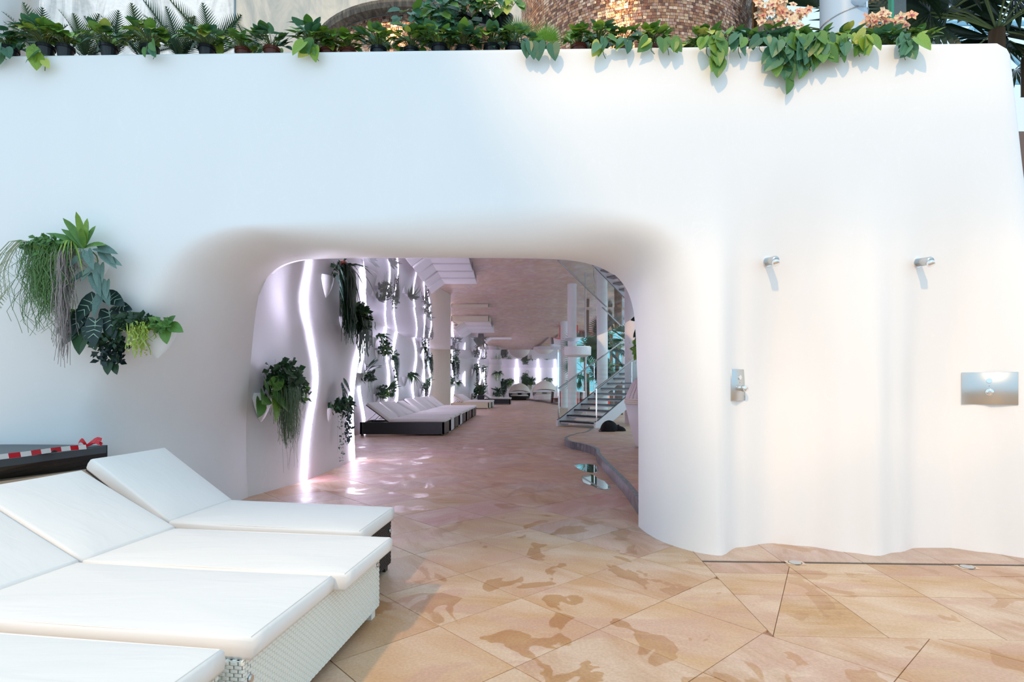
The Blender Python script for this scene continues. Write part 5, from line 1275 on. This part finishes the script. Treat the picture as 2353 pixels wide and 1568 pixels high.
w.cloud(90, .07, .09, .055, a=.06, b=.12, z=-.19, mk='leaf_black'); w.cloud(90, .10, .05, .05, a=.07, b=.12, z=-.12, mk='leaf_dark')
w.leaves([(.03, .13, -.22, -.5, -.8, .07), (.09, .13, -.2, .6, -.8, .08), (.06, .14, -.26, .0, -1, .10), (.1, .13, -.28, .3, -1, .08)], HEART['leaf_dark'])
w.hang(40, .26, .004, a=.30, b=.1, z=.03, spread=.09, mk='leaf_yellow', wig=.03)
w.cloud(130, .035, .12, .022, a=.29, b=.14, z=-.08, mk='leaf_yellow'); w.cloud(60, .05, .03, .022, a=.36, b=.14, z=.02, mk='leaf_yellow')
w.leaves([(-.22, .12, .12, -.6, .3, .07), (-.19, .12, .04, -.4, .5, .07), (.50, .07, .03, .9, -.4, .12), (.46, .08, .0, .2, -1, .12), (.48, .07, .05, .6, .6, .09)], HEART['leaf'])
# side shelf pocket
mb = MB(); rows_ = []
for z, k in ((0.0, 1.0), (-.06, .9), (-.16, .5), (-.22, .08)): rows_.append([w.P(.34+.16*k*cos(a), .09*k*sin(a)-.01, z) for a in [pi*i/12 for i in range(13)]])
mb.grid(rows_); mb.build('side_pocket', M['pot_white'], w.e, smooth=True)

G2 = 'planters on the passage walls'
def passage_planter(lb, x, y, Y, size, spec, seed, second=False):
    f = wall2_x if second else wall_x
    best = None
    for k in range(-40, 41):
        Yk = Y*(1+k*.004); z = EYE-(y-HY)*Yk/F; X = f(Yk, z); e = abs(CX+(X+.14)*F/Yk-x)+abs(k)*.15
        if best is None or e < best[0]: best = (e, Yk, z, X)
    e, Y, z, X = best
    w = PlW(lb, (X, Y, z), (1, 0, 0), size, G2, seed=seed); w.t = Vector((0, 1, 0)); spec(w, size/.4); g = 1.3; w.e.scale = (g, g, g); return w
def bushy(w, k):
    w.cloud(200, .26*k, .15*k, .075*k, z=.06*k, mk='leaf_dark', b=.14*k, dep=.12*k); w.cloud(60, .2*k, .1*k, .07*k, z=.02*k, mk='leaf', b=.2*k, dep=.1*k); w.hang(50, .35*k, .004*k, z=0, b=.14*k, spread=.2*k, mk='strand')
def ferny(w, k):
    w.straps(26, .36*k, .018*k, b=.1*k, z=.04*k, droop=.8, mk='leaf_dark', parts=False, spread=1.2); w.straps(16, .30*k, .012*k, b=.1*k, z=.04*k, droop=1.1, mk='leaf', parts=False, spread=1.0); w.hang(40, .32*k, .004*k, b=.14*k, spread=.22*k)
def hangy(w, k):
    w.cloud(120, .16*k, .13*k, .07*k, z=.05*k, mk='leaf_dark', b=.12*k, dep=.1*k); w.hang(120, .7*k, .008*k, b=.14*k, spread=.18*k, mk='leaf_dark', wig=.04); w.cloud(90, .09*k, .28*k, .06*k, z=-.28*k, b=.16*k, mk='leaf_dark', dep=.06*k)
def spiky(w, k):
    w.straps(18, .42*k, .022*k, b=.1*k, z=.03*k, droop=.35, mk='leaf_dark', parts=False, up=.9); w.cloud(100, .2*k, .1*k, .08*k, z=-.05*k, mk='leaf_dark', b=.15*k, dep=.1*k); w.hang(30, .4*k, .004*k, b=.14*k, spread=.15*k)
# near four (large in view)
w = passage_planter('leafy planter by the left jamb with long fine beard, lowest in the passage', 632, 908, 6.7, .40, lambda w, k: None, 11)
w.leaves([(-.34, .16, .0, -.6, -.2, .19), (-.26, .20, .0, .3, -.35, .20), (-.27, .2, -.02, -.1, -1, .21), (-.36, .17, .08, -.5, .3, .17), (-.38, .14, -.04, -.6, -.8, .17), (-.24, .18, .08, .5, .3, .16)], HEART['leaf'])
w.cloud(420, .24, .15, .075, z=.14, a=.02, mk='leaf_dark', b=.16); w.cloud(220, .20, .10, .07, z=.03, a=.26, mk='leaf_dark', b=.15); w.cloud(80, .14, .07, .06, z=.0, a=.34, mk='leaf', b=.15)
w.hang(420, .52, .0028, a=.0, b=.18, z=.06, spread=.20, mk='strand', wig=.04); w.hang(30, .72, .002, a=.06, b=.18, spread=.12, mk='moss', name='root_strands', wig=.05); w.straps(14, .3, .012, z=.12, mk='leaf_dark', up=1.0, droop=.3)
w = passage_planter('topmost near planter with a thick curtain of long grassy leaves', 775, 640, 8.35, .36, lambda w, k: None, 12)
w.hang(300, .80, .008, a=.08, b=.16, z=.10, spread=.16, mk='leaf_dark', wig=.03, up=.08); w.straps(16, .55, .010, a=.08, z=.12, b=.14, mk='leaf_dark', up=1.0, droop=1.1, spread=1.1); w.cloud(80, .1, .1, .06, a=.06, z=.08, mk='leaf_dark')
w.leaves([(-.16, .16, .12, -.6, -.3, .17), (-.12, .18, .06, .2, -.8, .18), (-.2, .16, .0, -.7, -.5, .17), (-.15, .17, -.05, .3, -1, .2), (-.1, .18, .12, .9, -.1, .17), (-.06, .18, .04, .8, -.6, .17), (-.12, .17, -.14, .5, -1, .18)], SIL)
mb = MB(); 
for i in range(7): blade(mb, w.P(-.1, .16, .12), w.D(w.r.uniform(-.8, .5), .6, .8), .12, .018, .4)
mb.build('red_leaves', M['red'] if False else mat('rust_leaf', (.30, .05, .03), .5), w.e)
w = passage_planter('leafy planter below the grassy curtain, touching the second light strip', 812, 735, 9.35, .34, lambda w, k: None, 13)
w.cloud(300, .2, .16, .10, z=.02, mk='leaf_dark', b=.16); w.hang(60, .5, .02, b=.18, z=.0, spread=.3, mk='leaf_dark', wig=.05); w.cloud(60, .1, .1, .08, a=.1, z=.1, mk='leaf'); w.hang(14, .75, .002, b=.2, spread=.12, mk='moss', name='root_strands', wig=.05)
w = passage_planter('narrow dark planter with two thin trailing strings of small leaves', 780, 938, 8.75, .26, lambda w, k: None, 14)
w.leaves([(-.05, .14, .26, .2, -1, .22), (.06, .14, .30, .6, -.6, .2), (.0, .15, .18, -.5, -1, .18), (-.08, .14, .1, -.8, -.4, .16), (.1, .13, .2, .9, -.7, .16)], ALO)
w.cloud(160, .18, .07, .08, z=.02, mk='leaf_dark', b=.13); w.cloud(140, .05, .26, .055, a=.20, z=-.18, mk='leaf_black', b=.14, dep=.04); w.cloud(60, .03, .30, .03, a=-.06, z=-.32, mk='leaf_dark', b=.14, dep=.03); w.hang(6, .65, .002, a=-.06, spread=.03, mk='moss', name='root_strands')
specs = [
 (838, 860, 14.0, .48, spiky, 'spiky-leaved planter above the head of the nearest black lounger'),
 (868, 778, 16.4, .44, ferny, 'silvery fern planter high on the wall right of the second light strip'),
 (876, 808, 17.2, .46, bushy, 'round bushy planter below the silvery fern planter'),
 (903, 822, 19.0, .42, hangy, 'hanging planter between the paired light strips'),
 (936, 868, 21.0, .56, ferny, 'wide isolated bushy planter over the middle of the lounger row'),
 (873, 908, 17.0, .42, bushy, 'low planter just above the second lounger backrest'),
 (892, 900, 18.7, .40, spiky, 'low leafy planter squeezed between the paired light strips'),
 (972, 800, 23.4, .50, hangy, 'long hanging planter high at the far end of the lounger row'),
 (986, 825, 25.2, .42, hangy, 'reddish-tipped hanging planter behind crossing light strips'),
 (974, 895, 23.6, .44, hangy, 'low dark planter behind the far loungers of the row'),
 (983, 880, 24.4, .34, spiky, 'small spiky planter between the crossing light strips')]
for k, (x, y, Y, s, sp, lb) in enumerate(specs): passage_planter(lb, x, y, Y, s, sp, 20+k)
specs2 = [
 (1034, 832, 30.6, .60, hangy, 'upper hanging planter right of the warm-lit panel'),
 (1044, 835, 32.0, .60, hangy, 'second hanging planter right of the warm-lit panel, leafier'),
 (1032, 878, 30.8, .50, bushy, 'low bushy planter right of the warm-lit panel'),
 (1048, 882, 33.2, .50, ferny, 'low fern planter above the cream lounger'),
 (1090, 850, 37.6, .60, hangy, 'planter with brown upper leaves left of the tall potted shrub'),
 (1108, 852, 40.0, .62, hangy, 'hanging planter directly above the tall potted shrub'),
 (1086, 905, 37.2, .70, spiky, 'low spreading planter beside the black pot')]
for k, (x, y, Y, s, sp, lb) in enumerate(specs2): passage_planter(lb, x, y, Y, s, sp, 40+k, True)
for k, (x, y, Y, s, sp, lb) in enumerate(((1144, 860, 45.9, .75, ferny, 'upper planter on the pink pier'), (1144, 902, 45.9, .75, spiky, 'lower planter on the pink pier'), (1157, 880, 47.2, .7, hangy, 'hanging planter on the corner of the pink pier'), (1170, 880, 53.9, .7, bushy, 'small planter on the back wall left of the black daybed'), (1207, 867, 53.9, .8, hangy, 'planter on the back wall below the clock'), (1220, 878, 53.9, .8, spiky, 'planter on the back wall between the two daybeds'), (1259, 873, 53.9, .8, ferny, 'arching planter on the back wall above the white daybed'))):
    p = at(x, y, Y); w = PlW(lb, p, (0, -1, 0), s, G2, seed=60+k); w.t = Vector((1, 0, 0)); sp(w, s/.4)
# right jamb planter
p = at(1462, 800, 6.4); p = Vector((1.66, 6.4, EYE-(812-HY)*6.4/F)); w = PlW('planter hanging inside the right jamb with grey roots and pale flowers', p, (-1, -.25, 0), .36, G2, seed=80); w.t = Vector((0, -1, 0)); w.n = Vector((-1, 0, 0))
for a, b, z, d, L in ((-.0, .16, .30, (-.6, -.3, -.5), .2), (.0, .12, .40, (-.9, -.3, -.1), .22), (.05, .08, .38, (-.3, -.5, -.9), .24), (0, .2, .2, (-.5, -.4, -.8), .16)): inst('leaf', ALO, w.e, orient(w.P(a, b, z), d, (-.3, -1, .4), L))
for i in range(26): inst('leaf', HEART['leaf'], w.e, orient(w.P(w.r.uniform(-.1, .1), w.r.uniform(.02, .28), w.r.uniform(-.05, .22)), (w.r.uniform(-1, .4), -.4, w.r.uniform(-1, .3)), (-.2, -1, .5), w.r.uniform(.06, .10)))
w.cloud(120, .08, .12, .02, b=.24, z=.0, mk='orchid_pale', name='small_flowers'); w.hang(220, .58, .004, b=.12, spread=.12, mk='moss', name='grey_roots', wig=.03)

# tall potted shrub
c = Vector(((1105-CX)*37/F, 37.0, 0)); t_ = thing('potted_shrub', 'tall shrub in a tapered black pot beyond the cream lounger', 'potted plant', c)
mb = MB(); 
for z0, z1, r0, r1 in ((0, .62, .17, .24), (.62, .66, .25, .25)):
    mb.add([(c.x+sx*r0, c.y+sy*r0, z0) for sx, sy in ((-1,-1),(1,-1),(1,1),(-1,1))]+[(c.x+sx*r1, c.y+sy*r1, z1) for sx, sy in ((-1,-1),(1,-1),(1,1),(-1,1))], [(0,1,5,4),(1,2,6,5),(2,3,7,6),(3,0,4,7),(4,5,6,7)])
mb.build('pot', M['black_pot'], t_)
mb = MB(); r = random.Random(9)
for i in range(70):
    d = Vector((r.uniform(-.8, .8), r.uniform(-.5, .5), 1.2)); blade(mb, c+Vector((r.uniform(-.12, .12), r.uniform(-.1, .1), .6+r.uniform(0, .5))), d, r.uniform(.4, .9), .035, .35)
o = mb.build('foliage', M['leaf_dark'], t_); tag(o, kind='stuff')
mb = MB()
for i in range(5): mb.tube([c+Vector((r.uniform(-.1, .1), 0, .6)), c+Vector((r.uniform(-.3, .3), 0, 1.5))], .015, 5)
mb.build('stems', M['trunk'], t_)

# puddles by the kerb -------------------------------------------------------
m = mat('water_film', (0.30, 0.24, 0.2), 0.03); t = NT(m); t.b.inputs['IOR'].default_value = 1.5
tr = t.add('ShaderNodeBsdfTransparent', {'Color': (0.80, 0.72, 0.64, 1)}); g2 = t.add('ShaderNodeBsdfGlossy', {'Roughness': 0.02})
lw = t.add('ShaderNodeFresnel', {'IOR': 1.7}); mx = t.add('ShaderNodeMixShader', {0: lw.outputs[0], 1: tr.outputs[0], 2: g2.outputs[0]})
t.link(mx.outputs[0], [q for q in t.n if q.type == 'OUTPUT_MATERIAL'][0].inputs[0]); M['water'] = m
for pts, lb in (([(1318, 1070), (1340, 1067), (1366, 1069), (1376, 1077), (1368, 1086), (1350, 1085), (1330, 1078)], 'small shiny puddle at the bend of the dark kerb'),
                ([(1338, 1094), (1360, 1091), (1375, 1100), (1392, 1108), (1402, 1122), (1380, 1124), (1360, 1116), (1340, 1108)], 'second shiny puddle along the dark kerb')):
    P = [gd(x, y, .003) for x, y in pts]; c = sum(P, Vector())/len(P); P = catmull(P+[P[0]], 30)[:-1]
    t_ = thing('puddle', lb, 'puddle', (c.x, c.y, 0), 'puddles on the passage floor')
    mb = MB(); n = len(P); mb.add([p for p in P]+[Vector((p.x, p.y, .0008)) for p in [c+(p-c)*1.03 for p in P]], [tuple(range(n))]+[(i, n+i, n+(i+1) % n, (i+1) % n) for i in range(n)]); mb.build('water_film', M['water'], t_)
